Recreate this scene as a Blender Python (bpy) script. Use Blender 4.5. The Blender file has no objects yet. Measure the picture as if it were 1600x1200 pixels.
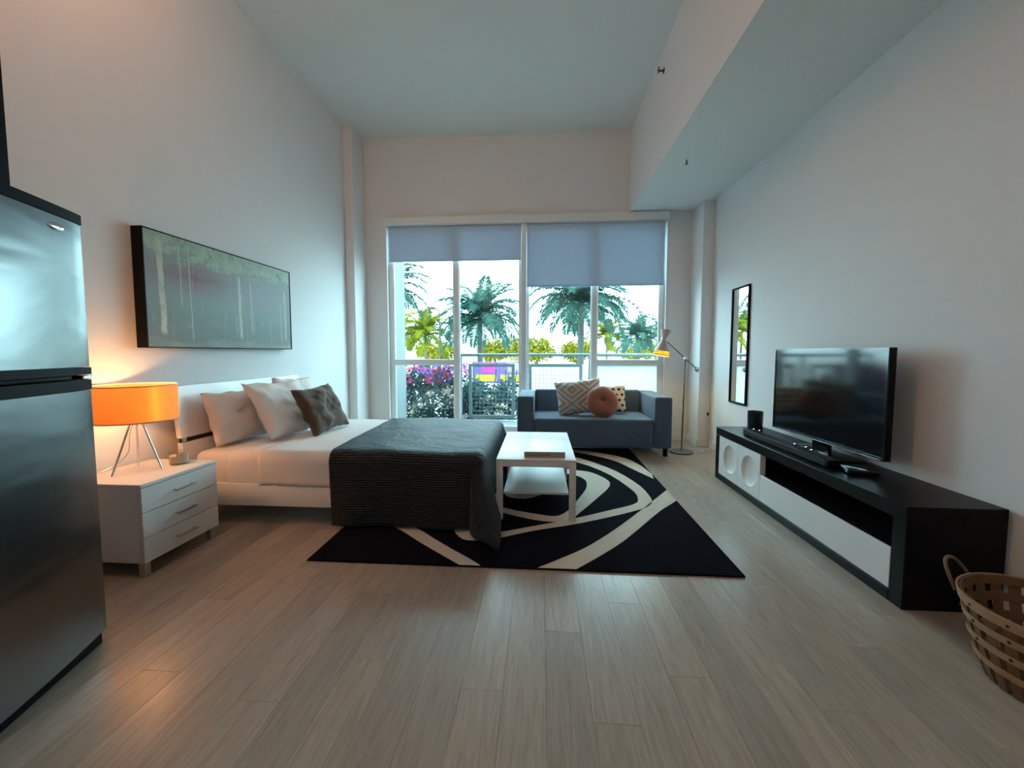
import bpy, bmesh, math, random
from mathutils import Vector, Matrix, noise
R = math.radians
PI = math.pi
sc = bpy.context.scene
C = sc.collection

# ------------------------------------------------------------------ camera, world, sun, exposure
cam_d = bpy.data.cameras.new('camera')
cam_d.sensor_width = 36.0
cam_d.lens = 630.0 / 1600.0 * 36.0
cam_d.shift_y = -10.0 / 1600.0
cam_d.clip_start = 0.05
cam_d.clip_end = 900
cam = bpy.data.objects.new('camera', cam_d)
C.objects.link(cam)
cam.location = (0, 0, 1.2)
cam.rotation_euler = (PI / 2 - R(3.633), 0, R(4.077))
sc.camera = cam

SKY = 13.0
world = bpy.data.worlds.new('sky')
sc.world = world
world.use_nodes = True
bg = world.node_tree.nodes['Background']
bg.inputs[0].default_value = (0.62, 0.90, 1.0, 1)
bg.inputs[1].default_value = SKY

sun_d = bpy.data.lights.new('sun', 'SUN')
sun_d.energy = 9.0
sun_d.color = (1.0, 0.86, 0.55)
sun_d.angle = R(1.0)
sun = bpy.data.objects.new('sun', sun_d)
C.objects.link(sun)
sun.location = (-6, -20, 14)
sun.rotation_euler = Vector((0.28, 0.90, -0.36)).to_track_quat('-Z', 'Y').to_euler()

sc.view_settings.view_transform = 'Standard'
sc.view_settings.look = 'None'
sc.view_settings.gamma = 1.0
sc.view_settings.use_curve_mapping = False
sc.view_settings.exposure = 0.0

# ------------------------------------------------------------------ helpers
WL = {}          # world location of every object built, by name


def tag(o, label=None, cat=None, group=None, kind=None):
    if label: o['label'] = label
    if cat: o['category'] = cat
    if group: o['group'] = group
    if kind: o['kind'] = kind
    return o


def thing(name, loc, label, cat, group=None, kind=None):
    o = bpy.data.objects.new(name, None)
    o.empty_display_size = 0.1
    C.objects.link(o)
    o.location = loc
    WL[o.name] = Vector(loc)
    return tag(o, label, cat, group, kind)


def link(name, me, mat, parent, c):
    o = bpy.data.objects.new(name, me)
    C.objects.link(o)
    if mat is not None and len(me.materials) == 0:
        me.materials.append(mat)
    WL[o.name] = Vector(c)
    o.location = Vector(c)
    if parent is not None:
        o.parent = parent
        o.location = Vector(c) - WL[parent.name]
    return o


def from_bm(name, bm, mat, parent=None, smooth=False, M=None, recalc=True):
    if M is not None:
        bmesh.ops.transform(bm, matrix=M, verts=bm.verts)
    if recalc:
        bmesh.ops.recalc_face_normals(bm, faces=bm.faces)
    co = [v.co for v in bm.verts]
    lo = Vector((min(c.x for c in co), min(c.y for c in co), min(c.z for c in co)))
    hi = Vector((max(c.x for c in co), max(c.y for c in co), max(c.z for c in co)))
    c = Vector(((lo.x + hi.x) / 2, (lo.y + hi.y) / 2, lo.z))
    bmesh.ops.translate(bm, verts=bm.verts, vec=-c)
    me = bpy.data.meshes.new(name)
    bm.to_mesh(me)
    bm.free()
    if smooth:
        for p in me.polygons: p.use_smooth = True
        if smooth != 'all':
            try:
                me.set_sharp_from_angle(angle=R(smooth if smooth is not True else 40))
            except Exception:
                pass
    return link(name, me, mat, parent, c)


def add_box(bm, x0, x1, y0, y1, z0, z1, bevel=0.0, seg=2, M=None):
    r = bmesh.ops.create_cube(bm, size=1.0)
    vs = r['verts']
    for v in vs:
        v.co = Vector(((x0 + x1) / 2 + v.co.x * (x1 - x0), (y0 + y1) / 2 + v.co.y * (y1 - y0), (z0 + z1) / 2 + v.co.z * (z1 - z0)))
    if M is not None:
        bmesh.ops.transform(bm, matrix=M, verts=vs)
    if bevel > 0:
        es = set()
        for v in vs:
            for e in v.link_edges: es.add(e)
        bmesh.ops.bevel(bm, geom=list(es), offset=bevel, segments=seg, profile=0.5, affect='EDGES')


def box(name, x0, x1, y0, y1, z0, z1, mat, parent=None, bevel=0.0, seg=2, M=None):
    bm = bmesh.new()
    add_box(bm, x0, x1, y0, y1, z0, z1, bevel, seg)
    return from_bm(name, bm, mat, parent, smooth=(35 if bevel > 0 and seg > 1 else False), M=M)


def boxes(name, lst, mat, parent=None, bevel=0.0):
    bm = bmesh.new()
    for b in lst: add_box(bm, *b, bevel=bevel)
    return from_bm(name, bm, mat, parent, smooth=(35 if bevel else False))


def spline(pts, n):
    """Catmull-Rom through pts, n samples."""
    P = [Vector(p) for p in pts]
    if len(P) < 3:
        return [P[0].lerp(P[-1], i / (n - 1)) for i in range(n)]
    P = [P[0] * 2 - P[1]] + P + [P[-1] * 2 - P[-2]]
    out = []
    m = len(P) - 3
    for i in range(n):
        t = i / (n - 1) * m
        k = min(int(t), m - 1)
        f = t - k
        a, b, c, d = P[k:k + 4]
        out.append(0.5 * ((2 * b) + (c - a) * f + (2 * a - 5 * b + 4 * c - d) * f * f + (3 * b - a - 3 * c + d) * f ** 3))
    return out


def add_tube(bm, pts, r, n=8, cap=True):
    P = [Vector(p) for p in pts]
    rs = r if isinstance(r, (list, tuple)) else [r] * len(P)
    rings = []
    up = None
    for i, p in enumerate(P):
        if i == 0: t = P[1] - P[0]
        elif i == len(P) - 1: t = P[-1] - P[-2]
        else: t = P[i + 1] - P[i - 1]
        t.normalize()
        if up is None:
            up = Vector((0, 0, 1)) if abs(t.z) < 0.9 else Vector((1, 0, 0))
        s = t.cross(up)
        if s.length < 1e-6: s = t.cross(Vector((0, 1, 0)))
        s.normalize()
        up = s.cross(t).normalized()
        rings.append([bm.verts.new(p + (s * math.cos(2 * PI * k / n) + up * math.sin(2 * PI * k / n)) * rs[i]) for k in range(n)])
    for a, b in zip(rings, rings[1:]):
        for k in range(n):
            bm.faces.new((a[k], a[(k + 1) % n], b[(k + 1) % n], b[k]))
    if cap:
        bm.faces.new(rings[0][::-1]); bm.faces.new(rings[-1])


def tube(name, pts, r, mat, parent=None, n=8):
    bm = bmesh.new()
    add_tube(bm, pts, r, n)
    return from_bm(name, bm, mat, parent, smooth=50)


def add_lathe(bm, prof, c=(0, 0, 0), n=32, axis=None, close=False):
    """prof = [(r, z)...] turned around z (or axis matrix)."""
    rings = []
    for r, z in prof:
        if r < 1e-5:
            rings.append([bm.verts.new(Vector((0, 0, z)))])
        else:
            rings.append([bm.verts.new(Vector((r * math.cos(2 * PI * k / n), r * math.sin(2 * PI * k / n), z))) for k in range(n)])
    pairs = list(zip(rings, rings[1:]))
    if close: pairs.append((rings[-1], rings[0]))
    for a, b in pairs:
        for k in range(n):
            k2 = (k + 1) % n
            if len(a) == 1 and len(b) == 1: continue
            if len(a) == 1: bm.faces.new((a[0], b[k2], b[k]))
            elif len(b) == 1: bm.faces.new((a[k], a[k2], b[0]))
            else: bm.faces.new((a[k], a[k2], b[k2], b[k]))
    M = Matrix.Translation(Vector(c))
    if axis is not None: M = M @ axis
    vs = [v for rg in rings for v in rg]
    bmesh.ops.transform(bm, matrix=M, verts=vs)


def lathe(name, prof, c, mat, parent=None, n=32, axis=None, close=False, smooth=40):
    bm = bmesh.new()
    add_lathe(bm, prof, c, n, axis, close)
    return from_bm(name, bm, mat, parent, smooth=smooth)


def poly_slab(name, pts, z0, z1, mat, parent=None):
    bm = bmesh.new()
    a = [bm.verts.new((p[0], p[1], z1)) for p in pts]
    b = [bm.verts.new((p[0], p[1], z0)) for p in pts]
    bm.faces.new(a); bm.faces.new(b[::-1])
    n = len(pts)
    for i in range(n):
        bm.faces.new((a[i], b[i], b[(i + 1) % n], a[(i + 1) % n]))
    bmesh.ops.triangulate(bm, faces=[f for f in bm.faces if len(f.verts) > 4])
    return from_bm(name, bm, mat, parent)


def grid_bm(fn, nu, nv):
    bm = bmesh.new()
    uvl = bm.loops.layers.uv.new('UVMap')
    vs = [[None] * (nv + 1) for _ in range(nu + 1)]
    for i in range(nu + 1):
        for j in range(nv + 1):
            vs[i][j] = bm.verts.new(fn(i / nu, j / nv))
    for i in range(nu):
        for j in range(nv):
            f = bm.faces.new((vs[i][j], vs[i + 1][j], vs[i + 1][j + 1], vs[i][j + 1]))
            for l, (a, b) in zip(f.loops, ((i, j), (i + 1, j), (i + 1, j + 1), (i, j + 1))):
                l[uvl].uv = (a / nu, b / nv)
    return bm


# ------------------------------------------------------------------ materials
class N:
    """Small node-graph helper."""
    def __init__(s, name):
        s.m = bpy.data.materials.new(name)
        s.m.use_nodes = True
        s.t = s.m.node_tree
        s.b = s.t.nodes['Principled BSDF']
        s.out = s.t.nodes['Material Output']

    def n(s, kind, **kw):
        nd = s.t.nodes.new(kind)
        for k, v in kw.items():
            if k.startswith('i_'):
                nd.inputs[k[2:].replace('_', ' ')].default_value = v
            else:
                setattr(nd, k, v)
        return nd

    def l(s, a, b): s.t.links.new(a, b)

    def math(s, op, a, b=None, clamp=False):
        nd = s.n('ShaderNodeMath', operation=op, use_clamp=clamp)
        for i, x in enumerate((a, b)):
            if x is None: continue
            if isinstance(x, (int, float)): nd.inputs[i].default_value = x
            else: s.l(x, nd.inputs[i])
        return nd.outputs[0]

    def mix(s, f, a, b, blend='MIX'):
        nd = s.n('ShaderNodeMix', data_type='RGBA', blend_type=blend)
        for sock, x in ((nd.inputs[0], f), (nd.inputs[6], a), (nd.inputs[7], b)):
            if isinstance(x, (int, float)): sock.default_value = x
            elif isinstance(x, tuple): sock.default_value = (*x, 1)
            else: s.l(x, sock)
        return nd.outputs[2]

    def ramp(s, f, stops):
        nd = s.n('ShaderNodeValToRGB')
        e = nd.color_ramp.elements
        while len(e) < len(stops): e.new(0.5)
        for el, (p, c) in zip(e, stops):
            el.position = p
            el.color = (*c, 1) if isinstance(c, tuple) else (c, c, c, 1)
        s.l(f, nd.inputs[0])
        return nd.outputs[0]

    def coords(s, scale=(1, 1, 1), kind='Object'):
        tc = s.n('ShaderNodeTexCoord')
        mp = s.n('ShaderNodeMapping')
        mp.inputs['Scale'].default_value = scale
        s.l(tc.outputs[kind], mp.inputs[0])
        return mp.outputs[0]

    def noise(s, vec, scale, detail=3, rough=0.5, dist=0.0):
        nd = s.n('ShaderNodeTexNoise')
        nd.inputs['Scale'].default_value = scale
        nd.inputs['Detail'].default_value = detail
        nd.inputs['Roughness'].default_value = rough
        nd.inputs['Distortion'].default_value = dist
        s.l(vec, nd.inputs['Vector'])
        return nd.outputs['Fac']

    def bump(s, h, strength, dist=0.01):
        nd = s.n('ShaderNodeBump')
        nd.inputs['Strength'].default_value = strength
        nd.inputs['Distance'].default_value = dist
        s.l(h, nd.inputs['Height'])
        s.l(nd.outputs[0], s.b.inputs['Normal'])


def pm(name, col, rough=0.5, metal=0.0, var=0.06, scale=12.0, bump=0.0, bscale=200.0, spec=0.5, coat=0.0, sheen=0.0, alpha=None):
    g = N(name)
    v = g.coords()
    f = g.noise(v, scale, 4)
    dark = tuple(c * (1 - var) for c in col)
    lite = tuple(min(1, c * (1 + var)) for c in col)
    g.l(g.mix(f, dark, lite), g.b.inputs['Base Color'])
    g.b.inputs['Roughness'].default_value = rough
    g.b.inputs['Metallic'].default_value = metal
    g.b.inputs['Specular IOR Level'].default_value = spec
    if coat: g.b.inputs['Coat Weight'].default_value = coat; g.b.inputs['Coat Roughness'].default_value = 0.05
    if sheen: g.b.inputs['Sheen Weight'].default_value = sheen; g.b.inputs['Sheen Roughness'].default_value = 0.4
    if bump: g.bump(g.noise(v, bscale, 2), bump, 0.004)
    return g.m


def glass_mat(name, tint=(0.9, 0.97, 0.97), refl=1.0):
    g = N(name)
    tr = g.n('ShaderNodeBsdfTransparent'); tr.inputs[0].default_value = (*tint, 1)
    gl = g.n('ShaderNodeBsdfGlossy'); gl.inputs['Roughness'].default_value = 0.0
    fr = g.n('ShaderNodeLayerWeight'); fr.inputs[0].default_value = 0.5
    fc = g.math('ADD', 0.04, g.math('MULTIPLY', 0.6, g.math('POWER', fr.outputs['Facing'], 5.0)))
    mx = g.n('ShaderNodeMixShader')
    g.l(g.math('MULTIPLY', fc, refl), mx.inputs[0])
    g.l(tr.outputs[0], mx.inputs[1]); g.l(gl.outputs[0], mx.inputs[2])
    g.l(mx.outputs[0], g.out.inputs[0])
    return g.m


def translucent_mat(name, col, trans=0.4, rough=0.8, tcol=None):
    g = N(name)
    df = g.n('ShaderNodeBsdfDiffuse'); tl = g.n('ShaderNodeBsdfTranslucent'); mx = g.n('ShaderNodeMixShader')
    v = g.coords()
    c = g.mix(g.noise(v, 60, 3), tuple(x * 0.93 for x in col), col)
    g.l(c, df.inputs[0])
    if tcol: tl.inputs[0].default_value = (*tcol, 1)
    else: g.l(c, tl.inputs[0])
    mx.inputs[0].default_value = trans
    g.l(df.outputs[0], mx.inputs[1]); g.l(tl.outputs[0], mx.inputs[2])
    g.l(mx.outputs[0], g.out.inputs[0])
    return g.m


def emit_mat(name, col, s):
    g = N(name)
    g.b.inputs['Base Color'].default_value = (*col, 1)
    g.b.inputs['Emission Color'].default_value = (*col, 1)
    g.b.inputs['Emission Strength'].default_value = s
    return g.m


def fabric(name, col, rough=0.9, weave=700.0, bump=0.25, sheen=0.2, var=0.12, wr=0.0):
    g = N(name)
    v = g.coords()
    f = g.noise(v, 18, 4)
    g.l(g.mix(f, tuple(c * (1 - var) for c in col), tuple(min(1, c * (1 + var)) for c in col)), g.b.inputs['Base Color'])
    g.b.inputs['Roughness'].default_value = rough
    g.b.inputs['Sheen Weight'].default_value = sheen
    g.b.inputs['Specular IOR Level'].default_value = 0.05 if rough >= 1.0 else 0.2
    h = g.noise(v, weave, 1)
    if wr:
        h = g.math('ADD', g.math('MULTIPLY', h, 0.15), g.math('MULTIPLY', g.noise(v, 9, 3, 0.5, 1.2), wr))
    g.bump(h, bump, 0.012 if wr else 0.003)
    return g.m


M = {}
M['wall'] = pm('wall_paint', (0.79, 0.782, 0.785), 0.75, var=0.015, scale=3, bump=0.08, bscale=150)
M['ceil'] = pm('ceiling_paint', (0.76, 0.78, 0.765), 0.85, var=0.015, scale=3, bump=0.08, bscale=150)
M['trim'] = pm('white_trim', (0.80, 0.80, 0.79), 0.4, var=0.02)
M['facade'] = pm('facade_render', (0.62, 0.60, 0.57), 0.9, var=0.05, scale=2)
M['alu'] = pm('white_aluminium', (0.84, 0.87, 0.88), 0.35, var=0.02, spec=0.5)
M['glass'] = glass_mat('window_glass')
M['frost'] = translucent_mat('frosted_glass', (0.80, 0.88, 0.88), 0.55)
M['blind'] = translucent_mat('blind_fabric', (0.58, 0.67, 0.77), 0.21)
M['white_lac'] = pm('white_lacquer', (0.74, 0.75, 0.74), 0.36, var=0.015, spec=0.4)
M['white_bed'] = pm('white_bed_lacquer', (0.80, 0.79, 0.77), 0.3, var=0.015, coat=0.2)
M['steel_leg'] = pm('satin_steel', (0.55, 0.55, 0.54), 0.3, 1.0, var=0.04)
M['chrome'] = pm('chrome', (0.75, 0.75, 0.74), 0.12, 1.0, var=0.03)
M['black_pl'] = pm('black_plastic', (0.007, 0.007, 0.009), 0.5, var=0.1, spec=0.10)
M['black_gl'] = pm('black_gloss', (0.008, 0.009, 0.011), 0.12, var=0.1)
M['screen'] = pm('dark_screen', (0.006, 0.008, 0.009), 0.085, var=0.1, spec=0.40)
M['sheet'] = fabric('white_sheet', (0.80, 0.76, 0.74), weave=500, bump=0.5, wr=0.35, sheen=0.1, var=0.02)
M['pillow_w'] = fabric('white_pillowcase', (0.78, 0.73, 0.69), weave=500, bump=0.5, wr=0.5, sheen=0.1, var=0.03)
M['sofa'] = fabric('slate_fabric', (0.075, 0.115, 0.172), weave=900, bump=0.3, sheen=0.3)
M['brown'] = fabric('brown_velvet', (0.095, 0.062, 0.042), rough=0.75, sheen=0.25, wr=0.25, bump=0.4)
M['rust'] = fabric('rust_velvet', (0.30, 0.105, 0.075), rough=0.7, sheen=0.5, var=0.15)
M['rug'] = fabric('black_rug_pile', (0.0055, 0.0062, 0.011), rough=1.0, weave=260, bump=0.8, sheen=0.0, var=0.3)
M['cream'] = fabric('cream_rug_pile', (0.62, 0.56, 0.47), rough=1.0, weave=260, bump=0.8, sheen=0.05, var=0.1)
M['espresso'] = pm('espresso_wood', (0.007, 0.008, 0.010), 0.34, var=0.3, scale=25, bump=0.1, bscale=80, spec=0.12)
M['gasket'] = pm('dark_gap', (0.02, 0.02, 0.02), 0.8, var=0.1)


def wood_floor():
    g = N('laminate_plank')
    tc = g.n('ShaderNodeTexCoord')
    oi = g.n('ShaderNodeObjectInfo')
    off = g.n('ShaderNodeCombineXYZ')
    g.l(g.math('MULTIPLY', oi.outputs['Random'], 37.0), off.inputs[0])
    g.l(g.math('MULTIPLY', oi.outputs['Random'], 91.0), off.inputs[1])
    va = g.n('ShaderNodeVectorMath', operation='ADD')
    g.l(tc.outputs['Object'], va.inputs[0]); g.l(off.outputs[0], va.inputs[1])
    mp = g.n('ShaderNodeMapping'); mp.inputs['Scale'].default_value = (16, 1.3, 1)
    g.l(va.outputs[0], mp.inputs[0])
    grain = g.noise(mp.outputs[0], 2.2, 6, 0.62, 1.3)
    mp2 = g.n('ShaderNodeMapping'); mp2.inputs['Scale'].default_value = (70, 2.5, 1)
    g.l(va.outputs[0], mp2.inputs[0])
    fine = g.noise(mp2.outputs[0], 2.5, 4, 0.6, 0.4)
    base = g.ramp(grain, [(0.25, (0.245, 0.198, 0.155)), (0.5, (0.36, 0.302, 0.248)), (0.75, (0.465, 0.402, 0.342))])
    base = g.mix(0.35, base, g.ramp(fine, [(0.3, (0.25, 0.21, 0.172)), (0.7, (0.50, 0.445, 0.39))]))
    tint = g.ramp(oi.outputs['Random'], [(0.0, (0.86, 0.85, 0.84)), (0.5, (1.0, 0.98, 0.96)), (1.0, (1.10, 1.06, 1.02))])
    g.l(g.mix(1.0, base, tint, 'MULTIPLY'), g.b.inputs['Base Color'])
    g.l(g.ramp(grain, [(0.2, 0.34), (0.8, 0.25)]), g.b.inputs['Roughness'])
    g.b.inputs['Specular IOR Level'].default_value = 0.45
    g.bump(g.math('ADD', g.math('MULTIPLY', fine, 0.6), g.math('MULTIPLY', grain, 0.5)), 0.12, 0.003)
    return g.m


def steel_door():
    g = N('brushed_stainless')
    v = g.coords((2.0, 2.0, 260.0))
    f = g.noise(v, 3.0, 3)
    v2 = g.coords((1.0, 1.0, 3.0))
    w = g.noise(v2, 2.2, 2, 0.5, 0.6)
    g.l(g.mix(f, (0.19, 0.20, 0.20), (0.215, 0.225, 0.223)), g.b.inputs['Base Color'])
    g.b.inputs['Metallic'].default_value = 1.0
    g.l(g.ramp(f, [(0.3, 0.245), (0.7, 0.265)]), g.b.inputs['Roughness'])
    g.bump(w, 0.12, 0.03)
    return g.m


M['floor'] = wood_floor()
M['floor_base'] = pm('floor_underlay', (0.12, 0.10, 0.08), 0.8)
M['steel'] = steel_door()

# ------------------------------------------------------------------ the room shell
XL, XR, YB, YF, ZC, ZS, XS = -2.56, 2.13, 5.58, -3.2, 4.11, 3.055, 1.17
T = 0.18
fl = box('floor', XL - T, XR + T, YF - T, YB + 0.22, -0.15, -0.006, M['floor_base'])
tag(fl, 'grey brown laminate plank floor', None, None, 'structure')
box_ceiling = box('ceiling', XL - T, XR + T, YF - T, YB + 0.22, ZC, ZC + 0.2, M['ceil'])
tag(box_ceiling, 'high white painted ceiling', None, None, 'structure')
tag(box('wall_left', XL - T, XL, YF, YB, -0.006, ZC, M['wall']), 'tall white wall behind the bed', None, None, 'structure')
tag(box('wall_right', XR, XR + T, YF, YB, -0.006, ZC, M['wall']), 'white wall behind the television', None, None, 'structure')
tag(box('wall_front', XL - T, XR + T, YF - T, YF, -0.006, ZC, M['wall']), 'white wall facing the window', None, None, 'structure')
WX0, WX1, WZ0, WZ1 = -2.15, 1.665, 0.07, 2.94
tag(boxes('wall_back', [(XL - T, WX0, YB, YB + 0.22, -0.006, ZC), (WX1, XR + T, YB, YB + 0.22, -0.006, ZC),
                        (WX0, WX1, YB, YB + 0.22, WZ1, ZC), (WX0, WX1, YB, YB + 0.22, -0.006, WZ0)], M['wall']),
    'white end wall around the wide window', None, None, 'structure')
tag(box('ceiling_soffit', XS, XR, YF, YB, ZS, ZC, M['ceil']), 'dropped ceiling box running along the right wall', None, None, 'structure')
bpy.data.objects['ceiling_soffit'].data.materials.append(M['wall'])
for c in bpy.data.objects['ceiling_soffit'].data.polygons:
    if abs(c.normal.x) > 0.9: c.material_index = 1
tag(box('wall_pillar_left', XL, XL + 0.115, 5.21, YB, -0.006, ZC, M['wall'], bevel=0.004, seg=1), 'shallow white pilaster in the corner beyond the bed', None, None, 'structure')
tag(box('wall_pillar_right', 1.985, XR, 5.21, YB, -0.006, ZS, M['wall'], bevel=0.004, seg=1), 'white boxed column in the corner behind the floor lamp', None, None, 'structure')
# outside skin of the building above the room: it keeps the low sun off the balcony and the near palms
tag(boxes('wall_facade', [(-16, 16, 5.62, 5.80, ZC + 0.2, 12.5), (-16, XL - T, 5.62, 5.80, -1.0, ZC + 0.2), (XR + T, 16, 5.62, 5.80, -1.0, ZC + 0.2)], M['facade']),
    'plain rendered building front above the window', None, None, 'structure')
# balcony side fin, pale, seen through the glass edge
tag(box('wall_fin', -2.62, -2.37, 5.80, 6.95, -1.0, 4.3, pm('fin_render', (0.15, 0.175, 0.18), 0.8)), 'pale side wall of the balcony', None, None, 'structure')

BB = 0.095
for i, (nm, b) in enumerate([('baseboard_left', (XL, XL + 0.014, YF, 5.21, 0, BB)), ('baseboard_right', (XR - 0.014, XR, YF, 5.21, 0, BB)),
                             ('baseboard_back', (WX1, 1.985, YB - 0.014, YB, 0, BB)), ('baseboard_pillar', (1.971, 1.985, 5.196, YB - 0.014, 0, BB)),
                             ('baseboard_pillar_front', (1.985, XR - 0.014, 5.196, 5.21, 0, BB))]):
    tag(box(nm, *b, M['trim'], bevel=0.003, seg=1), None, None, None, 'structure')

# floor planks: each its own piece
random.seed(4)
PW, PL, G = 0.152, 1.22, 0.0006
proto_me = {}
y_end = YB
row = 0
x = XL
cnt = 0


def plank_mesh(w, l):
    key = (round(w, 3), round(l, 3))
    if key in proto_me: return proto_me[key]
    bm = bmesh.new()
    add_box(bm, -w / 2 + G / 2, w / 2 - G / 2, -l / 2 + G / 2, l / 2 - G / 2, -0.006, 0.0)
    top = [e for e in bm.edges if all(v.co.z > -0.001 for v in e.verts)]
    bmesh.ops.bevel(bm, geom=top, offset=0.0005, segments=1, affect='EDGES')
    me = bpy.data.meshes.new('plank')
    bm.to_mesh(me); bm.free()
    me.materials.append(M['floor'])
    proto_me[key] = me
    return me


while x < XR - 0.01:
    w = min(PW, XR - x)
    offs = [0.0, 0.42, 0.84, 0.20, 0.63, 1.04, 0.31, 0.74][row % 8]
    y = -0.35 - offs
    while y < y_end - 0.02:
        l = min(PL, y_end - y)
        p = link('plank', plank_mesh(w, l), M['floor'], fl, Vector((x + w / 2, y + l / 2, 0.0)))
        cnt += 1
        y += PL
    x += PW
    row += 1
# behind the photographer the boards go on as one sheet
rest = box('floor_boards', XL, XR, YF, -1.58, -0.006, 0.0, M['floor'], fl)
rest2 = boxes('board_ends', [(XL + i * PW + 0.0006, min(XR, XL + (i + 1) * PW) - 0.0006, -1.58,
                              -0.35 - [0.0, 0.42, 0.84, 0.20, 0.63, 1.04, 0.31, 0.74][i % 8] - 0.0006, -0.006, 0.0) for i in range(31)], M['floor'], fl)
rest2['kind'] = 'stuff'

# ------------------------------------------------------------------ window wall
YW = YB + 0.06          # plane of the frames
FD = 0.07


def win(name, x0, x1, xm, lower_side, label):
    w = thing(name, ((x0 + x1) / 2, YW, WZ0), label, None, None, 'structure')
    fw = 0.062
    box('frame_jamb', x0, x0 + fw, YW, YW + FD, WZ0, WZ1, M['alu'], w, 0.004, 1)
    box('frame_jamb', x1 - fw, x1, YW, YW + FD, WZ0, WZ1, M['alu'], w, 0.004, 1)
    box('frame_head', x0 + fw, x1 - fw, YW, YW + FD, WZ1 - fw, WZ1, M['alu'], w, 0.004, 1)
    box('frame_sill', x0 + fw, x1 - fw, YW, YW + FD, WZ0, WZ0 + 0.065, M['alu'], w, 0.004, 1)
    box('mullion', xm - 0.038, xm + 0.038, YW - 0.012, YW + FD, WZ0 + 0.065, WZ1 - fw, M['alu'], w, 0.004, 1)
    if lower_side < 0: ta, tb = x0 + fw, xm - 0.038
    else: ta, tb = xm + 0.038, x1 - fw
    box('transom', ta, tb, YW - 0.006, YW + FD, 1.012, 1.095, M['alu'], w, 0.004, 1)
    z0, z1 = WZ0 + 0.065, WZ1 - fw
    for a, b in ((x0 + fw, xm - 0.038), (xm + 0.038, x1 - fw)):
        split = (abs(a - ta) < 1e-4)
        # slim bead round every light
        if split:
            box('pane', a, b, YW + 0.030, YW + 0.036, 1.095, z1, M['glass'], w)
            box('pane', a, b, YW + 0.030, YW + 0.036, z0, 1.012, M['glass'] if lower_side < 0 else M['frost'], w)
        else:
            box('pane', a, b, YW + 0.030, YW + 0.036, z0, z1, M['glass'], w)
        boxes('glazing_bead', [(a, a + 0.012, YW + 0.008, YW + 0.03, z0, z1), (b - 0.012, b, YW + 0.008, YW + 0.03, z0, z1),
                               (a + 0.012, b - 0.012, YW + 0.008, YW + 0.03, z0, z0 + 0.012)], M['alu'], w)
    return w


win('window_1', WX0, -0.235, -1.185, -1, 'left window unit with a tall glass leaf beside a split pane')
win('window_2', -0.235, WX1, 0.732, 1, 'right window unit with a frosted lower pane')
tag(box('trim_1', WX0 - 0.02, WX1 + 0.01, YB - 0.055, YB, WZ1, WZ1 + 0.105, M['trim'], bevel=0.004, seg=1), 'white box lintel over the window', None, None, 'structure')
tag(box('trim_2', -0.27, -0.20, YB + 0.005, YW - 0.001, WZ0, WZ1, M['alu'], bevel=0.004, seg=1), 'pale post between the two window units', None, None, 'structure')


def blind(x0, x1, zb, label):
    t = thing('roller_blind', ((x0 + x1) / 2, YB + 0.02, zb), label, 'blind', 'roller blinds of the window')
    bm = bmesh.new()
    ax = Matrix.Rotation(PI / 2, 4, 'Y')
    add_lathe(bm, [(0, x0), (0.019, x0), (0.019, x1), (0, x1)], (0, YB + 0.028, WZ1 - 0.024), 16, ax)
    from_bm('roller_tube', bm, M['trim'], t, 40)
    box('shade_cloth', x0, x1, YB + 0.0085, YB + 0.0105, zb + 0.012, WZ1 - 0.012, M['blind'], t)
    box('bottom_bar', x0, x1, YB + 0.005, YB + 0.014, zb, zb + 0.02, M['blind'], t, 0.003, 1)
    return t


blind(WX0 + 0.035, -0.275, 2.450, 'short grey roller blind pulled a little way down the left window')
blind(-0.195, WX1 - 0.03, 2.088, 'longer grey roller blind covering the upper third of the right window')

# ------------------------------------------------------------------ fridge, turned a little from the wall
ang = R(16.0)
FM = Matrix.Translation((-1.772, 1.492, 0)) @ Matrix(((math.cos(ang), -math.sin(ang), 0, 0), (math.sin(ang), math.cos(ang), 0, 0), (0, 0, 1, 0), (0, 0, 0, 1)))
fr = thing('refrigerator', FM @ Vector((-0.34, -0.38, 0)), 'stainless steel top freezer fridge with black trim', 'refrigerator')
box('cabinet', -0.66, -0.065, -0.757, -0.003, 0.06, 1.70, M['black_pl'], fr, 0.01, 2, FM)
box('kick_grille', -0.64, -0.035, -0.75, -0.01, 0.0, 0.058, M['black_pl'], fr, 0.004, 1, FM)


def bow_door(name, z0, z1, mat, dx=0.0):
    def prof(y):     # slightly bowed front, rounded at both ends
        s = (y + 0.38) / 0.38
        return dx - 0.020 * s * s
    bm = bmesh.new()
    ys = [-0.76 + 0.76 * i / 24 for i in range(25)]
    pts = [(prof(y), y) for y in ys]
    # corners
    pts[0] = (pts[0][0] - 0.012, pts[0][1]); pts[-1] = (pts[-1][0] - 0.012, pts[-1][1])
    pts.insert(1, (prof(-0.754) - 0.002, -0.754)); pts.insert(-1, (prof(-0.006) - 0.002, -0.006))
    pts += [(-0.062, 0.0), (-0.062, -0.76)]
    a = [bm.verts.new((p[0], p[1], z0)) for p in pts]
    b = [bm.verts.new((p[0], p[1], z1)) for p in pts]
    n = len(pts)
    for i in range(n):
        bm.faces.new((a[i], a[(i + 1) % n], b[(i + 1) % n], b[i]))
    bm.faces.new(a[::-1]); bm.faces.new(b)
    return from_bm(name, bm, mat, fr, 30, FM)


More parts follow.
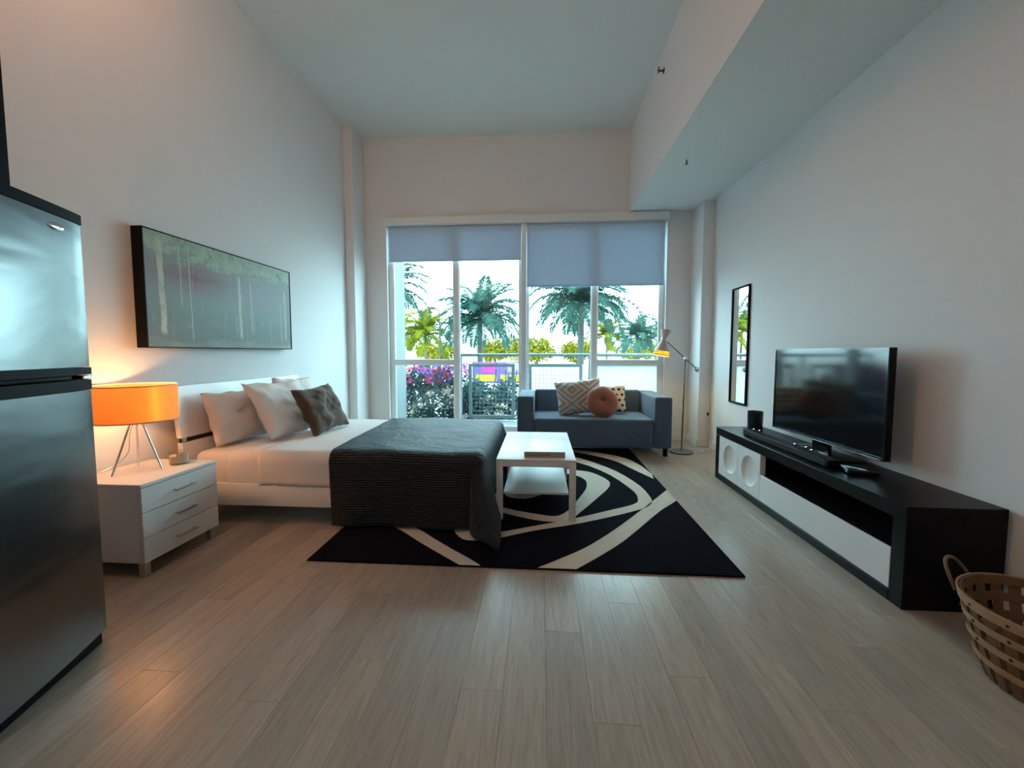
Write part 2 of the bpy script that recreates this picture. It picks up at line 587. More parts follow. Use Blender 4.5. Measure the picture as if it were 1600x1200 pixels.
d1 = bow_door('freezer_door', 1.142, 1.690, M['steel'])
d2 = bow_door('fridge_door', 0.062, 1.050, M['steel'])
bow_door('top_trim', 1.692, 1.728, M['black_pl'], 0.004)
bow_door('lower_door_trim', 1.052, 1.092, M['black_pl'], 0.004)
bow_door('upper_door_trim', 1.112, 1.140, M['black_pl'], 0.006)
box('handle_lip', -0.058, -0.012, -0.66, -0.10, 1.094, 1.111, M['black_pl'], fr, 0.005, 2, FM)
box('hinge', -0.05, -0.010, -0.055, -0.004, 1.094, 1.110, M['chrome'], fr, 0.003, 1, FM)
bm = bmesh.new()
add_lathe(bm, [(0, 0.006), (0.75, 0.0045), (0.95, 0.002), (1.0, 0.0), (1.0, -0.004), (0, -0.004)], n=32)
bmesh.ops.transform(bm, matrix=Matrix.Translation((-0.0065, -0.135, 1.650)) @ Matrix.Rotation(PI / 2, 4, 'Y') @ Matrix.Diagonal((0.014, 0.036, 1, 1)), verts=bm.verts)
from_bm('badge', bm, M['chrome'], d1, 40, FM)
cab = box('overhead_cabinet', -0.60, -0.004, -0.86, -0.290, 1.729, 2.62, M['black_pl'], None, 0.004, 1, FM)
tag(cab, 'black box cabinet standing above the steel fridge', 'cabinet')

# ------------------------------------------------------------------ picture on the left wall


def painting_mat():
    g = N('birch_forest_paint')
    tc = g.n('ShaderNodeTexCoord')
    sx = g.n('ShaderNodeSeparateXYZ')
    g.l(tc.outputs['Object'], sx.inputs[0])
    u = g.math('DIVIDE', g.math('ADD', sx.outputs[1], 0.735), 1.47)
    v = g.math('DIVIDE', sx.outputs[2], 0.75)
    obj = tc.outputs['Object']
    mp = g.n('ShaderNodeMapping'); mp.inputs['Scale'].default_value = (1, 1.2, 5)
    g.l(obj, mp.inputs[0])
    n1 = g.noise(mp.outputs[0], 2.4, 5, 0.6, 0.8)
    mp2 = g.n('ShaderNodeMapping'); mp2.inputs['Scale'].default_value = (1, 22, 2.2)
    g.l(obj, mp2.inputs[0])
    n2 = g.noise(mp2.outputs[0], 1.6, 4, 0.65, 0.4)
    n3 = g.noise(obj, 9.0, 5, 0.7, 0.8)
    base = g.ramp(g.math('ADD', v, g.math('MULTIPLY', g.math('SUBTRACT', n1, 0.5), 0.35)),
                  [(0.0, (0.24, 0.27, 0.22)), (0.10, (0.14, 0.17, 0.155)), (0.35, (0.18, 0.25, 0.225)), (0.62, (0.25, 0.28, 0.285)), (1.0, (0.27, 0.33, 0.27))])
    # plum haze, stronger to the left
    pv = g.math('SUBTRACT', 1.0, g.math('MULTIPLY', g.math('ABSOLUTE', g.math('SUBTRACT', v, 0.66)), 5.0), True)
    pu = g.math('SUBTRACT', 1.0, g.math('MULTIPLY', g.math('ABSOLUTE', g.math('SUBTRACT', u, 0.25)), 2.6), True)
    base = g.mix(g.math('MULTIPLY', g.math('MULTIPLY', pv, pu), g.math('MULTIPLY', n1, 1.7), True), base, (0.23, 0.065, 0.10))
    lv = g.math('SUBTRACT', 1.0, g.math('MULTIPLY', g.math('ABSOLUTE', g.math('SUBTRACT', v, 0.6)), 4.0), True)
    lu = g.math('SUBTRACT', 1.0, g.math('MULTIPLY', g.math('ABSOLUTE', g.math('SUBTRACT', u, 0.68)), 3.2), True)
    base = g.mix(g.math('MULTIPLY', g.math('MULTIPLY', lv, lu), 0.7, True), base, (0.27, 0.27, 0.33))
    # pale leaf canopy with a ragged lower edge
    edge = g.math('ADD', 0.80, g.math('MULTIPLY', g.math('ADD', g.math('MULTIPLY', g.math('SUBTRACT', n2, 0.5), 0.5), g.math('SUBTRACT', n1, 0.5)), 0.75))
    can = g.math('MULTIPLY', g.math('SUBTRACT', v, edge), 12.0, True)
    leaf = g.ramp(n3, [(0.30, (0.12, 0.135, 0.085)), (0.42, (0.30, 0.38, 0.28)), (0.7, (0.42, 0.53, 0.43))])
    base = g.mix(can, base, leaf)
    # faint pale streaks
    st = g.ramp(n2, [(0.60, 0.0), (0.70, 0.45)])
    base = g.mix(g.math('MULTIPLY', st, 0.9), base, (0.38, 0.46, 0.42))
    # trunks
    for (u0, w, va, vb, k) in ((0.075, 0.016, 0.10, 0.97, 1.0), (0.175, 0.005, 0.35, 0.95, 0.8), (0.225, 0.005, 0.05, 0.95, 0.7), (0.545, 0.012, 0.08, 0.80, 0.9),
                               (0.51, 0.004, 0.1, 0.45, 0.6), (0.635, 0.008, 0.14, 0.75, 0.6), (0.655, 0.004, 0.12, 0.5, 0.5), (0.80, 0.004, 0.03, 0.4, 0.5),
                               (0.90, 0.006, 0.05, 0.6, 0.6), (0.945, 0.010, 0.08, 0.75, 0.7), (0.29, 0.003, 0.3, 0.5, 0.5), (0.72, 0.003, 0.15, 0.5, 0.4), (0.48, 0.003, 0.5, 0.85, 0.5)):
        uu = g.math('ADD', g.math('SUBTRACT', u, u0), g.math('MULTIPLY', g.math('SUBTRACT', n1, 0.5), 0.02))
        uu = g.math('ADD', uu, g.math('MULTIPLY', g.math('SUBTRACT', v, 0.5), 0.012))
        f = g.math('MULTIPLY', g.math('SUBTRACT', w, g.math('ABSOLUTE', uu)), 220.0, True)
        f = g.math('MULTIPLY', f, g.math('MULTIPLY', g.math('SUBTRACT', v, va), 20.0, True))
        f = g.math('MULTIPLY', f, g.math('MULTIPLY', g.math('SUBTRACT', vb, v), 20.0, True))
        f = g.math('MULTIPLY', f, k)
        f = g.math('MULTIPLY', f, g.ramp(n3, [(0.3, 0.4), (0.5, 1.0)]))
        base = g.mix(f, base, (0.50, 0.50, 0.41))
    g.l(base, g.b.inputs['Base Color'])
    g.b.inputs['Roughness'].default_value = 0.48
    g.b.inputs['Specular IOR Level'].default_value = 0.35
    g.bump(n3, 0.35, 0.003)
    return g.m


pt = thing('painting', (XL + 0.03, 3.13, 1.232), 'wide framed painting of birch trunks in misty green and plum above the bed', 'painting')
px = -2.487
boxes('frame', [(XL + 0.003, px + 0.004, 2.392, 2.399, 1.227, 1.987), (XL + 0.003, px + 0.004, 3.873, 3.880, 1.227, 1.987),
                (XL + 0.003, px + 0.004, 2.399, 3.873, 1.980, 1.987), (XL + 0.003, px + 0.004, 2.399, 3.873, 1.227, 1.233)], M['black_pl'], pt)
box('canvas', XL + 0.006, px, 2.400, 3.872, 1.234, 1.979, painting_mat(), pt)

# ------------------------------------------------------------------ bed
BY0, BY1 = 2.60, 4.00
BZ = 0.515
bed = thing('bed', (-1.45, 3.3, 0), 'white lacquered double bed frame with a curved slotted headboard', 'bed')


def hb_panel(name, z0, z1):
    def fx(z):
        t = max(0, (z - 0.45) / 0.5)
        return -2.455 - 0.062 * t ** 1.7
    bm = bmesh.new()
    n = 12
    rows = []
    for i in range(n + 1):
        z = z0 + (z1 - z0) * i / n
        f = fx(z)
        rows.append([bm.verts.new((f, 2.575, z)), bm.verts.new((f, 4.02, z)), bm.verts.new((f - 0.036, 4.02, z)), bm.verts.new((f - 0.036, 2.575, z))])
    for a, b in zip(rows, rows[1:]):
        for k in range(4):
            bm.faces.new((a[k], a[(k + 1) % 4], b[(k + 1) % 4], b[k]))
    bm.faces.new(rows[0][::-1]); bm.faces.new(rows[-1])
    es = [e for e in bm.edges if len(e.link_faces) == 2 and e.calc_face_angle() > 1.0]
    bmesh.ops.bevel(bm, geom=es, offset=0.004, segments=2, affect='EDGES')
    return from_bm(name, bm, M['white_bed'], bed, 30)


hb = hb_panel('headboard_upper', 0.605, 0.962)
hb_panel('headboard_lower', 0.10, 0.572)
for y in (2.60, 3.28, 3.98):
    box('spacer', -2.488, -2.462, y - 0.012, y + 0.012, 0.574, 0.603, M['steel_leg'], bed)
box('slot_dark_strip', -2.484, -2.478, 2.58, 4.015, 0.5735, 0.6035, M['gasket'], bed)  # dark strip fills the open gap, its shade put into the colour
box('side_rail', -2.45, -0.40, BY0 - 0.005, BY0 + 0.030, 0.138, 0.292, M['white_bed'], bed, 0.004)
box('side_rail', -2.45, -0.40, BY1 - 0.030, BY1 + 0.005, 0.138, 0.292, M['white_bed'], bed, 0.004)
box('foot_rail', -0.40, -0.365, BY0 - 0.005, BY1 + 0.005, 0.138, 0.292, M['white_bed'], bed, 0.004)
slat_me = None
for i in range(14):
    xs = -2.34 + i * 0.142
    if slat_me is None:
        s = box('slat', xs - 0.035, xs + 0.035, BY0 + 0.03, BY1 - 0.03, 0.232, 0.248, M['white_bed'], bed)
        slat_me = s.data
    else:
        link('slat', slat_me, None, bed, Vector((xs, (BY0 + BY1) / 2, 0.232)))
for (lx, ly, lz) in ((-2.40, BY0 + 0.06, 0), (-2.40, BY1 - 0.06, 0), (-0.46, BY0 + 0.06, 0.0142), (-0.46, BY1 - 0.06, 0.0142)):
    box('leg', lx - 0.03, lx + 0.03, ly - 0.03, ly + 0.03, lz, 0.1375, M['white_bed'], bed, 0.004)
mat_ = box('mattress', -2.425, -0.415, BY0 + 0.012, BY1 - 0.012, 0.2495, BZ - 0.012, M['sheet'], None, 0.055, 6)
for p in mat_.data.polygons: p.use_smooth = True
tag(mat_, 'thick mattress in a plain pale fitted sheet on the bed frame', 'mattress')


def drape(s_range, xfoot, y0, y1, zt, rad, near, far, foot, corner=0.0, amp=0.008, seed=0, foot_hang=True, hem=0.0, thick=0.0, wrinkle=0.004, flare=0.0, skew=0.0):
    """cloth laid over the mattress: returns fn(u,v) -> point. v runs near hem -> far hem, u runs head -> foot hem."""
    q = rad * PI / 2
    L_top_y = (y1 - rad) - (y0 + rad)
    tot_v = near + L_top_y + far
    x_edge = xfoot - rad if foot_hang else xfoot
    tot_u = (x_edge - s_range) + (foot if foot_hang else 0)

    def drop(d):
        if d < q: return rad * math.sin(d / rad), rad * (1 - math.cos(d / rad))
        return rad, rad + (d - q)

    def fn(u, v):
        s = s_range + u * tot_u - skew * v * (1 - u)
        t = v * tot_v - near
        a = max(0.0, s - x_edge)
        if t < 0: b, sy, ybase = -t, -1, y0 + rad
        elif t > L_top_y: b, sy, ybase = t - L_top_y, 1, y1 - rad
        else: b, sy, ybase = 0.0, 0, y0 + rad + t
        rr = math.hypot(a, b)
        out, dn = drop(rr)
        xb = min(s, x_edge)
        nz = noise.noise(Vector((s * 2.3 + seed, t * 2.3, 0.3))) * wrinkle + noise.noise(Vector((s * 7 + seed, t * 5, 1.3))) * wrinkle * 0.5
        if rr < 1e-6:
            return Vector((xb, ybase, zt + nz))
        cx, cy = a / rr, b / rr
        th = corner * (2 * cx * cy) ** 0.8 if (a > 0 and b > 0) else 0.0
        th += flare
        hang = max(0.0, dn - rad)
        o = out + hang * math.sin(th)
        z = zt - min(dn, rad) - hang * math.cos(th)
        w = hang * 1.0
        if b > 0 and a == 0: o += amp * w * 6 * (math.sin(s * 9 + seed) * 0.6 + math.sin(s * 21 + 1.7 + seed) * 0.3) + 0.004
        elif a > 0 and b == 0: o += amp * w * 6 * (math.sin(t * 9.5 + seed) * 0.6 + math.sin(t * 19 + 0.7) * 0.4) + 0.004
        else: o += amp * w * 6 * math.sin(math.atan2(b, a) * 6 + seed) * 0.6 + 0.004
        p = Vector((xb + cx * (out + (o - out) * (0.60 if b > 0 else 1.0)), ybase + sy * cy * o, z + nz * max(0, 1 - w * 4)))
        return p
    return fn


def cloth_obj(name, fn, nu, nv, mat, thick=0.006):
    bm = grid_bm(fn, nu, nv)
    for v in bm.verts:
        if v.co.z < 0.022: v.co.z = 0.022
    bmesh.ops.recalc_face_normals(bm, faces=bm.faces)
    o = from_bm(name, bm, mat, None, 'all', recalc=False)
    md = o.modifiers.new('thickness', 'SOLIDIFY')
    md.thickness = thick
    md.offset = 1
    return o


sh = cloth_obj('bed_sheet', drape(-2.165, -0.40, BY0 + 0.008, BY1 - 0.008, BZ - 0.008, 0.062, 0.275, 0.275, 0, foot_hang=False, amp=0.003, seed=3, wrinkle=0.007), 70, 60, M['sheet'], 0.004)
tag(sh, 'pale flat sheet smoothed over the bed below the pillows', 'bed sheet')


cv = cloth_obj('coverlet', drape(-1.93, -0.42, BY0 + 0.002, BY1 - 0.002, BZ - 0.0025, 0.064, 0.268, 0.268, 0, foot_hang=False, amp=0.003, seed=3, wrinkle=0.007, skew=0.05), 70, 60, M['sheet'], 0.005)
tag(cv, 'second pale layer with a folded edge between pillows and dark bedspread', 'coverlet')


def quilt_mat():
    g = N('charcoal_quilting')
    tc = g.n('ShaderNodeTexCoord')
    mp = g.n('ShaderNodeMapping'); mp.inputs['Scale'].default_value = (1, 1, 1)
    g.l(tc.outputs['UV'], mp.inputs[0])
    w = g.n('ShaderNodeTexWave', bands_direction='Y')
    w.inputs['Scale'].default_value = 46
    w.inputs['Distortion'].default_value = 1.2
    w.inputs['Detail'].default_value = 2
    w.inputs['Detail Scale'].default_value = 3
    g.l(mp.outputs[0], w.inputs['Vector'])
    n = g.noise(tc.outputs['Object'], 28, 4, 0.6)
    n2 = g.noise(tc.outputs['Object'], 5, 3, 0.5, 1.0)
    g.l(g.mix(n, (0.0035, 0.006, 0.010), (0.0075, 0.0125, 0.019)), g.b.inputs['Base Color'])
    g.b.inputs['Roughness'].default_value = 0.52
    g.b.inputs['Sheen Weight'].default_value = 0.12
    g.b.inputs['Sheen Tint'].default_value = (0.6, 0.85, 1.0, 1)
    g.b.inputs['Sheen Roughness'].default_value = 0.5
    g.b.inputs['Specular IOR Level'].default_value = 0.3
    h = g.math('ADD', g.math('MULTIPLY', w.outputs['Fac'], 0.12), g.math('ADD', g.math('MULTIPLY', n, 0.5), g.math('MULTIPLY', n2, 1.2)))
    g.bump(h, 1.0, 0.024)
    return g.m


ql = cloth_obj('quilt', drape(-1.395, -0.375, BY0 - 0.012, BY1 + 0.012, BZ + 0.008, 0.075, 0.53, 0.53, 0.46, corner=0.70, amp=0.010, seed=1, wrinkle=0.012, flare=0.04, skew=0.13), 90, 110, quilt_mat(), 0.012)
tag(ql, 'dark charcoal quilted bedspread hanging to the rug at the bed foot', 'bedspread')


def pillow(name, w, h, t, Mx, mat, label, cat, seed=0, pinch=0.07, n=26, ruffle=0.012, group=None, ex=0.55):
    bm = bmesh.new()
    def pt(u, v, sgn):
        x = w / 2 * u * (1 - pinch * (1 - v * v))
        y = h / 2 * v * (1 - pinch * (1 - u * u))
        e = max(0.0, (1 - u ** 4)) ** ex * max(0.0, (1 - v ** 4)) ** ex
        nz = noise.noise(Vector((u * 2.2 + seed * 7.1, v * 2.2, sgn))) * ruffle * 1.6 + noise.noise(Vector((u * 6 + seed, v * 6, sgn * 2))) * ruffle * 0.7
        z = sgn * (t / 2 * e + nz * e)
        wob = noise.noise(Vector((u * 3 + seed, v * 3, 9.0))) * ruffle
        return Vector((x + wob, y + wob, z + noise.noise(Vector((u * 2 + seed, v * 2, 4.0))) * ruffle * 0.8))
    g = {}
    for sgn in (1, -1):
        for i in range(n + 1):
            for j in range(n + 1):
                u, v = -1 + 2 * i / n, -1 + 2 * j / n
                if sgn == -1 and (i in (0, n) or j in (0, n)): g[(sgn, i, j)] = g[(1, i, j)]
                else: g[(sgn, i, j)] = bm.verts.new(pt(math.sin(u * PI / 2 * 0.999) if 0 else u, v, sgn))
        for i in range(n):
            for j in range(n):
                q = [g[(sgn, i, j)], g[(sgn, i + 1, j)], g[(sgn, i + 1, j + 1)], g[(sgn, i, j + 1)]]
                try: bm.faces.new(q if sgn == 1 else q[::-1])
                except ValueError: pass
    o = from_bm(name, bm, mat, None, 'all', Mx)
    return tag(o, label, cat, group)


def frame(loc, face, up_hint=(0, 0, 1), roll=0.0):
    """matrix: local z = face normal, local y as near up as can be, rolled"""
    z = Vector(face).normalized()
    x = Vector(up_hint).cross(z).normalized()
    y = z.cross(x)
    m = Matrix(((x.x, y.x, z.x, 0), (x.y, y.y, z.y, 0), (x.z, y.z, z.z, 0), (0, 0, 0, 1)))
    return Matrix.Translation(loc) @ m @ Matrix.Rotation(roll, 4, 'Z')


pillow('pillow', 0.58, 0.40, 0.15, frame((-2.345, 2.985, 0.712), (1, -0.10, 0.30)), M['pillow_w'], 'plain pale pillow propped on the headboard beside the table lamp', 'pillow', 1)
pillow('pillow', 0.62, 0.50, 0.13, frame((-2.135, 3.205, 0.738), (1, -0.05, 0.60), roll=R(-2)), M['pillow_w'], 'large pale pillow leaning in front, behind the brown cushion', 'pillow', 2)
pillow('pillow', 0.58, 0.45, 0.14, frame((-2.335, 3.70, 0.738), (1, 0.0, 0.24), roll=R(-2)), M['pillow_w'], 'pale pillow at the window end of the headboard, mostly hidden', 'pillow', 3)
pillow('throw_cushion', 0.50, 0.43, 0.13, frame((-1.895, 3.355, 0.712), (1, -0.12, 0.52), roll=R(3)), M['brown'], 'brown velvet cushion with pointed corners leaning on the pale pillows', 'cushion', 5, 0.10, ruffle=0.014)

# ------------------------------------------------------------------ nightstand, lamp, candle
NX0, NX1, NY0, NY1 = -2.535, -2.085, 1.925, 2.418
ns = thing('nightstand', ((NX0 + NX1) / 2, (NY0 + NY1) / 2, 0), 'white three drawer nightstand with metal bar handles', 'nightstand')
boxes('carcass', [(NX0, NX1 - 0.020, NY0, NY0 + 0.018, 0.08, 0.487), (NX0, NX1 - 0.020, NY1 - 0.018, NY1, 0.08, 0.487),
                  (NX0, NX0 + 0.012, NY0 + 0.018, NY1 - 0.018, 0.08, 0.487), (NX0 + 0.012, NX1 - 0.020, NY0 + 0.018, NY1 - 0.018, 0.08, 0.098)], M['white_lac'], ns)
box('drawer_box', NX0 + 0.05, NX1 - 0.022, NY0 + 0.025, NY1 - 0.025, 0.10, 0.48, M['gasket'], ns)
box('top', NX0, NX1 + 0.002, NY0 - 0.002, NY1 + 0.002, 0.4875, 0.505, M['white_lac'], ns, 0.002, 1)
for z0, z1 in ((0.351, 0.4835), (0.215, 0.347), (0.079, 0.211)):
    dw = box('drawer', NX1 - 0.0185, NX1, NY0 + 0.001, NY1 - 0.001, z0, z1, M['white_lac'], ns, 0.0015, 1)
    zc = (z0 + z1) / 2
    boxes('handle', [(NX1 + 0.018, NX1 + 0.027, 2.105, 2.235, zc - 0.004, zc + 0.005), (NX1, NX1 + 0.018, 2.112, 2.120, zc - 0.004, zc + 0.004), (NX1, NX1 + 0.018, 2.220, 2.228, zc - 0.004, zc + 0.004)], M['steel_leg'], dw)
for lx in (NX0 + 0.03, NX1 - 0.035):
    for ly in (NY0 + 0.03, NY1 - 0.03):
        box('leg', lx - 0.018, lx + 0.018, ly - 0.018, ly + 0.018, 0.0, 0.079, M['steel_leg'], ns, 0.002, 1)

lc = Vector((-2.352, 2.17, 0))
lamp = thing('table_lamp', (lc.x, lc.y, 0.505), 'lit tripod table lamp with an orange glowing drum shade', 'lamp')
for fx, fy in ((-2.384, 2.046), (-2.455, 2.262), (-2.243, 2.205)):
    tube('leg', [(fx, fy, 0.5055), (lc.x + (fx - lc.x) * 0.12, lc.y + (fy - lc.y) * 0.12, 0.835)], 0.0055, M['chrome'], lamp)
lathe('hub', [(0, 0.815), (0.022, 0.815), (0.022, 0.835), (0.014, 0.84), (0.014, 0.875), (0, 0.875)], (lc.x, lc.y, 0), M['chrome'], lamp, 20)
g = N('orange_shade')
df = g.n('ShaderNodeBsdfDiffuse'); tl = g.n('ShaderNodeBsdfTranslucent'); mx = g.n('ShaderNodeMixShader')
cc = g.mix(g.noise(g.coords((1, 1, 6)), 25, 4, 0.6), (0.94, 0.58, 0.25), (0.97, 0.65, 0.32))
g.l(cc, df.inputs[0]); g.l(cc, tl.inputs[0]); mx.inputs[0].default_value = 0.66
g.l(df.outputs[0], mx.inputs[1]); g.l(tl.outputs[0], mx.inputs[2]); g.l(mx.outputs[0], g.out.inputs[0])
SR = 0.195
shd = lathe('shade', [(SR, 0.806), (SR, 1.008), (SR - 0.002, 1.008), (SR - 0.002, 0.806)], (lc.x, lc.y, 0), g.m, lamp, 48, None, True)
lathe('rim', [(SR + 0.0012, 0.803), (SR + 0.0012, 0.809), (SR - 0.003, 0.809), (SR - 0.003, 0.803)], (lc.x, lc.y, 0), M['cream'], shd, 48, None, True)
lathe('rim', [(SR + 0.0012, 1.005), (SR + 0.0012, 1.011), (SR - 0.003, 1.011), (SR - 0.003, 1.005)], (lc.x, lc.y, 0), M['cream'], shd, 48, None, True)
bm = bmesh.new()
for k in range(3):
    a = 2 * PI * k / 3 + 0.4
    add_tube(bm, [(lc.x, lc.y, 0.87), (lc.x + (SR - 0.003) * math.cos(a), lc.y + (SR - 0.003) * math.sin(a), 0.985)], 0.0016, 5)
from_bm('spider', bm, M['chrome'], lamp)
lathe('bulb', [(0, 0.8755), (0.012, 0.876), (0.013, 0.879), (0.016, 0.886), (0.014, 0.893), (0, 0.896)], (lc.x, lc.y, 0), emit_mat('warm_bulb', (1.0, 0.62, 0.28), 20.0), lamp, 20)
LAMP_W = 9.0
ld = bpy.data.lights.new('table_lamp_light', 'POINT')
ld.energy = LAMP_W; ld.color = (1.0, 0.47, 0.17); ld.shadow_soft_size = 0.03
lo = bpy.data.objects.new('table_lamp_light', ld); C.objects.link(lo); lo.parent = lamp
lo.location = (0, 0, 0.915 - 0.505)
cord = tube('cord', spline([(lc.x, lc.y, 0.82), (-2.42, 2.19, 0.72), (-2.47, 2.22, 0.60), (-2.50, 2.17, 0.535), (-2.522, 2.10, 0.509)], 24), 0.0025, M['steel_leg'], lamp, 6)

cd = thing('candle', (-2.245, 2.322, 0.505), 'small glass jar candle on the white nightstand', 'candle')
lathe('jar', [(0, 0.506), (0.046, 0.506), (0.050, 0.512), (0.050, 0.588), (0.0475, 0.588), (0.0475, 0.516), (0, 0.514)], (-2.245, 2.322, 0), glass_mat('jar_glass', (0.93, 0.93, 0.9), 1.3), cd, 28)
lathe('wax', [(0, 0.5145), (0.0465, 0.5165), (0.0465, 0.560), (0, 0.560)], (-2.245, 2.322, 0), pm('cream_wax', (0.72, 0.64, 0.54), 0.5, var=0.05), cd, 24)
bm = bmesh.new()
a0, a1 = R(-62), R(2)
vs = []
for i in range(9):
    a = a0 + (a1 - a0) * i / 8
    vs.append((bm.verts.new((-2.245 + 0.0508 * math.cos(a), 2.322 + 0.0508 * math.sin(a), 0.520)), bm.verts.new((-2.245 + 0.0508 * math.cos(a), 2.322 + 0.0508 * math.sin(a), 0.578))))
for p, q in zip(vs, vs[1:]): bm.faces.new((p[0], q[0], q[1], p[1]))
from_bm('paper_label', bm, pm('label_paper', (0.45, 0.40, 0.33), 0.6), cd)

# ------------------------------------------------------------------ rug
RX0, RX1, RY0, RY1 = -1.335, 1.092, 2.155, 4.99
rug = thing('rug', ((RX0 + RX1) / 2, (RY0 + RY1) / 2, 0), 'black rug with cream swirling bands under the bed foot and coffee table', 'rug')
box('pile', RX0, RX1, RY0, RY1, 0.0005, 0.012, M['rug'], rug, 0.004, 2)
bands = [
    ([(-1.32, 3.05), (-1.13, 2.74), (-0.9, 2.54), (-0.72, 2.38), (-0.55, 2.24), (-0.45, 2.158)], [(-1.30, 3.35), (-1.01, 2.80), (-0.76, 2.54), (-0.54, 2.34), (-0.42, 2.24), (-0.33, 2.158)]),
    ([(-0.01, 2.158), (0.09, 2.24), (0.28, 2.41), (0.49, 2.66), (0.74, 3.0), (1.05, 3.44), (1.089, 3.50)], [(0.2, 2.158), (0.33, 2.29), (0.5, 2.48), (0.68, 2.72), (0.89, 3.01), (1.06, 3.21), (1.089, 3.245)]),
    ([(-0.80, 3.6), (-0.72, 3.0), (-0.61, 2.68), (-0.53, 2.51), (-0.44, 2.45), (-0.28, 2.49), (-0.04, 2.62), (0.3, 2.77), (0.73, 3.02), (0.87, 3.16), (0.9, 3.34), (0.87, 3.65), (0.72, 4.09), (0.41, 4.52), (0.0, 4.75), (-0.40, 4.72)],
     [(-0.66, 3.6), (-0.58, 3.0), (-0.5, 2.74), (-0.46, 2.62), (-0.4, 2.56), (-0.29, 2.57), (-0.04, 2.69), (0.22, 2.82), (0.53, 3.01), (0.73, 3.14), (0.79, 3.26), (0.79, 3.48), (0.65, 3.95), (0.37, 4.35), (0.0, 4.56), (-0.36, 4.55)]),
    ([(-0.42, 3.3), (-0.36, 3.0), (-0.25, 2.89), (0.01, 2.78), (0.19, 2.79), (0.29, 2.94), (0.46, 3.25), (0.61, 3.55), (0.62, 3.74), (0.5, 3.96), (0.35, 4.03), (0.05, 4.16), (-0.2, 4.2)],
     [(-0.36, 3.3), (-0.31, 3.06), (-0.24, 2.98), (-0.01, 2.89), (0.12, 2.87), (0.21, 2.98), (0.30, 3.2), (0.39, 3.45), (0.42, 3.62), (0.41, 3.74), (0.33, 3.86), (0.05, 4.0), (-0.2, 4.05)]),
    ([(0.1, 4.96), (0.43, 4.88), (0.69, 4.76), (0.93, 4.55), (1.04, 4.27), (1.087, 3.95)], [(0.1, 4.86), (0.42, 4.76), (0.68, 4.56), (0.83, 4.37), (0.94, 4.10), (1.06, 3.80)]),
    ([(-0.24, 3.60), (-0.30, 3.40), (-0.28, 3.26), (-0.18, 3.20), (-0.06, 3.24), (0.06, 3.37), (0.16, 3.56)], [(-0.18, 3.60), (-0.24, 3.42), (-0.22, 3.34), (-0.16, 3.30), (-0.08, 3.32), (0.02, 3.42), (0.11, 3.58)]),
]
for la, lb in bands:
    n = 44
    A = spline([(p[0], p[1], 0) for p in la], n)
    B = spline([(p[0], p[1], 0) for p in lb], n)
    bm = bmesh.new()
    rws = []
    for p, q in zip(A, B):
        p.y = max(p.y, RY0 + 0.002); q.y = max(q.y, RY0 + 0.002)
        p.x = min(max(p.x, RX0 + 0.003), RX1 - 0.003); q.x = min(max(q.x, RX0 + 0.003), RX1 - 0.003)
        rws.append([bm.verts.new((p.x, p.y, 0.0115)), bm.verts.new((p.x, p.y, 0.0140)), bm.verts.new((q.x, q.y, 0.0140)), bm.verts.new((q.x, q.y, 0.0115))])
    for a, b in zip(rws, rws[1:]):
        for k in range(3): bm.faces.new((a[k], a[k + 1], b[k + 1], b[k]))
    bm.faces.new(rws[0]); bm.faces.new(rws[-1][::-1])
    from_bm('cream_band', bm, M['cream'], rug)

# ------------------------------------------------------------------ coffee table and book
TX0, TX1, TY0, TY1 = -0.310, 0.248, 2.775, 3.755
ct = thing('coffee_table', ((TX0 + TX1) / 2, (TY0 + TY1) / 2, 0.0142), 'white oblong coffee table with a lower shelf on the rug', 'coffee table')
box('table_top', TX0, TX1, TY0, TY1, 0.437, 0.450, M['white_lac'], ct, 0.003)
boxes('apron', [(TX0 + 0.045, TX1 - 0.045, TY0 + 0.002, TY0 + 0.022, 0.397, 0.4368), (TX0 + 0.045, TX1 - 0.045, TY1 - 0.022, TY1 - 0.002, 0.397, 0.4368),
                (TX0 + 0.002, TX0 + 0.022, TY0 + 0.045, TY1 - 0.045, 0.397, 0.4368), (TX1 - 0.022, TX1 - 0.002, TY0 + 0.045, TY1 - 0.045, 0.397, 0.4368)], M['white_lac'], ct)
for lx in (TX0, TX1 - 0.045):
    for ly in (TY0, TY1 - 0.045):
        box('leg', lx, lx + 0.045, ly, ly + 0.045, 0.0142, 0.4368, M['white_lac'], ct, 0.003)
sf = box('shelf', TX0 + 0.043, TX1 - 0.043, TY0 + 0.10, TY1 - 0.10, 0.168, 0.184, M['white_lac'], ct, 0.002, 1)
for lx in (TX0 + 0.030, TX1 - 0.030):
    for ly in (TY0 + 0.024, TY1 - 0.024):
        sy = 1 if ly < 3.2 else -1
        box('shelf_bracket', lx - 0.006, lx + 0.006, min(ly + sy * 0.0215, ly + sy * 0.095), max(ly + sy * 0.0215, ly + sy * 0.095), 0.168, 0.184, M['white_lac'], ct)
bk = thing('book', (0.025, 3.03, 0.450), 'thick white hardback lying on the coffee table', 'book')
BM_ = Matrix.Translation((0.025, 3.03, 0)) @ Matrix.Rotation(R(1.5), 4, 'Z')
box('cover', -0.145, 0.145, -0.20, 0.20, 0.4503, 0.4535, M['white_lac'], bk, 0.0, 1, BM_)
box('cover', -0.145, 0.145, -0.20, 0.20, 0.4905, 0.4935, M['white_lac'], bk, 0.0, 1, BM_)
box('spine', -0.145, 0.145, -0.204, -0.2002, 0.4503, 0.4935, pm('greige_spine', (0.36, 0.31, 0.27), 0.5), bk, 0.001, 1, BM_)
box('page_block', -0.138, 0.138, -0.1995, 0.193, 0.4537, 0.4903, pm('page_edges', (0.72, 0.68, 0.60), 0.8, var=0.1, scale=90), bk, 0.0, 1, BM_)
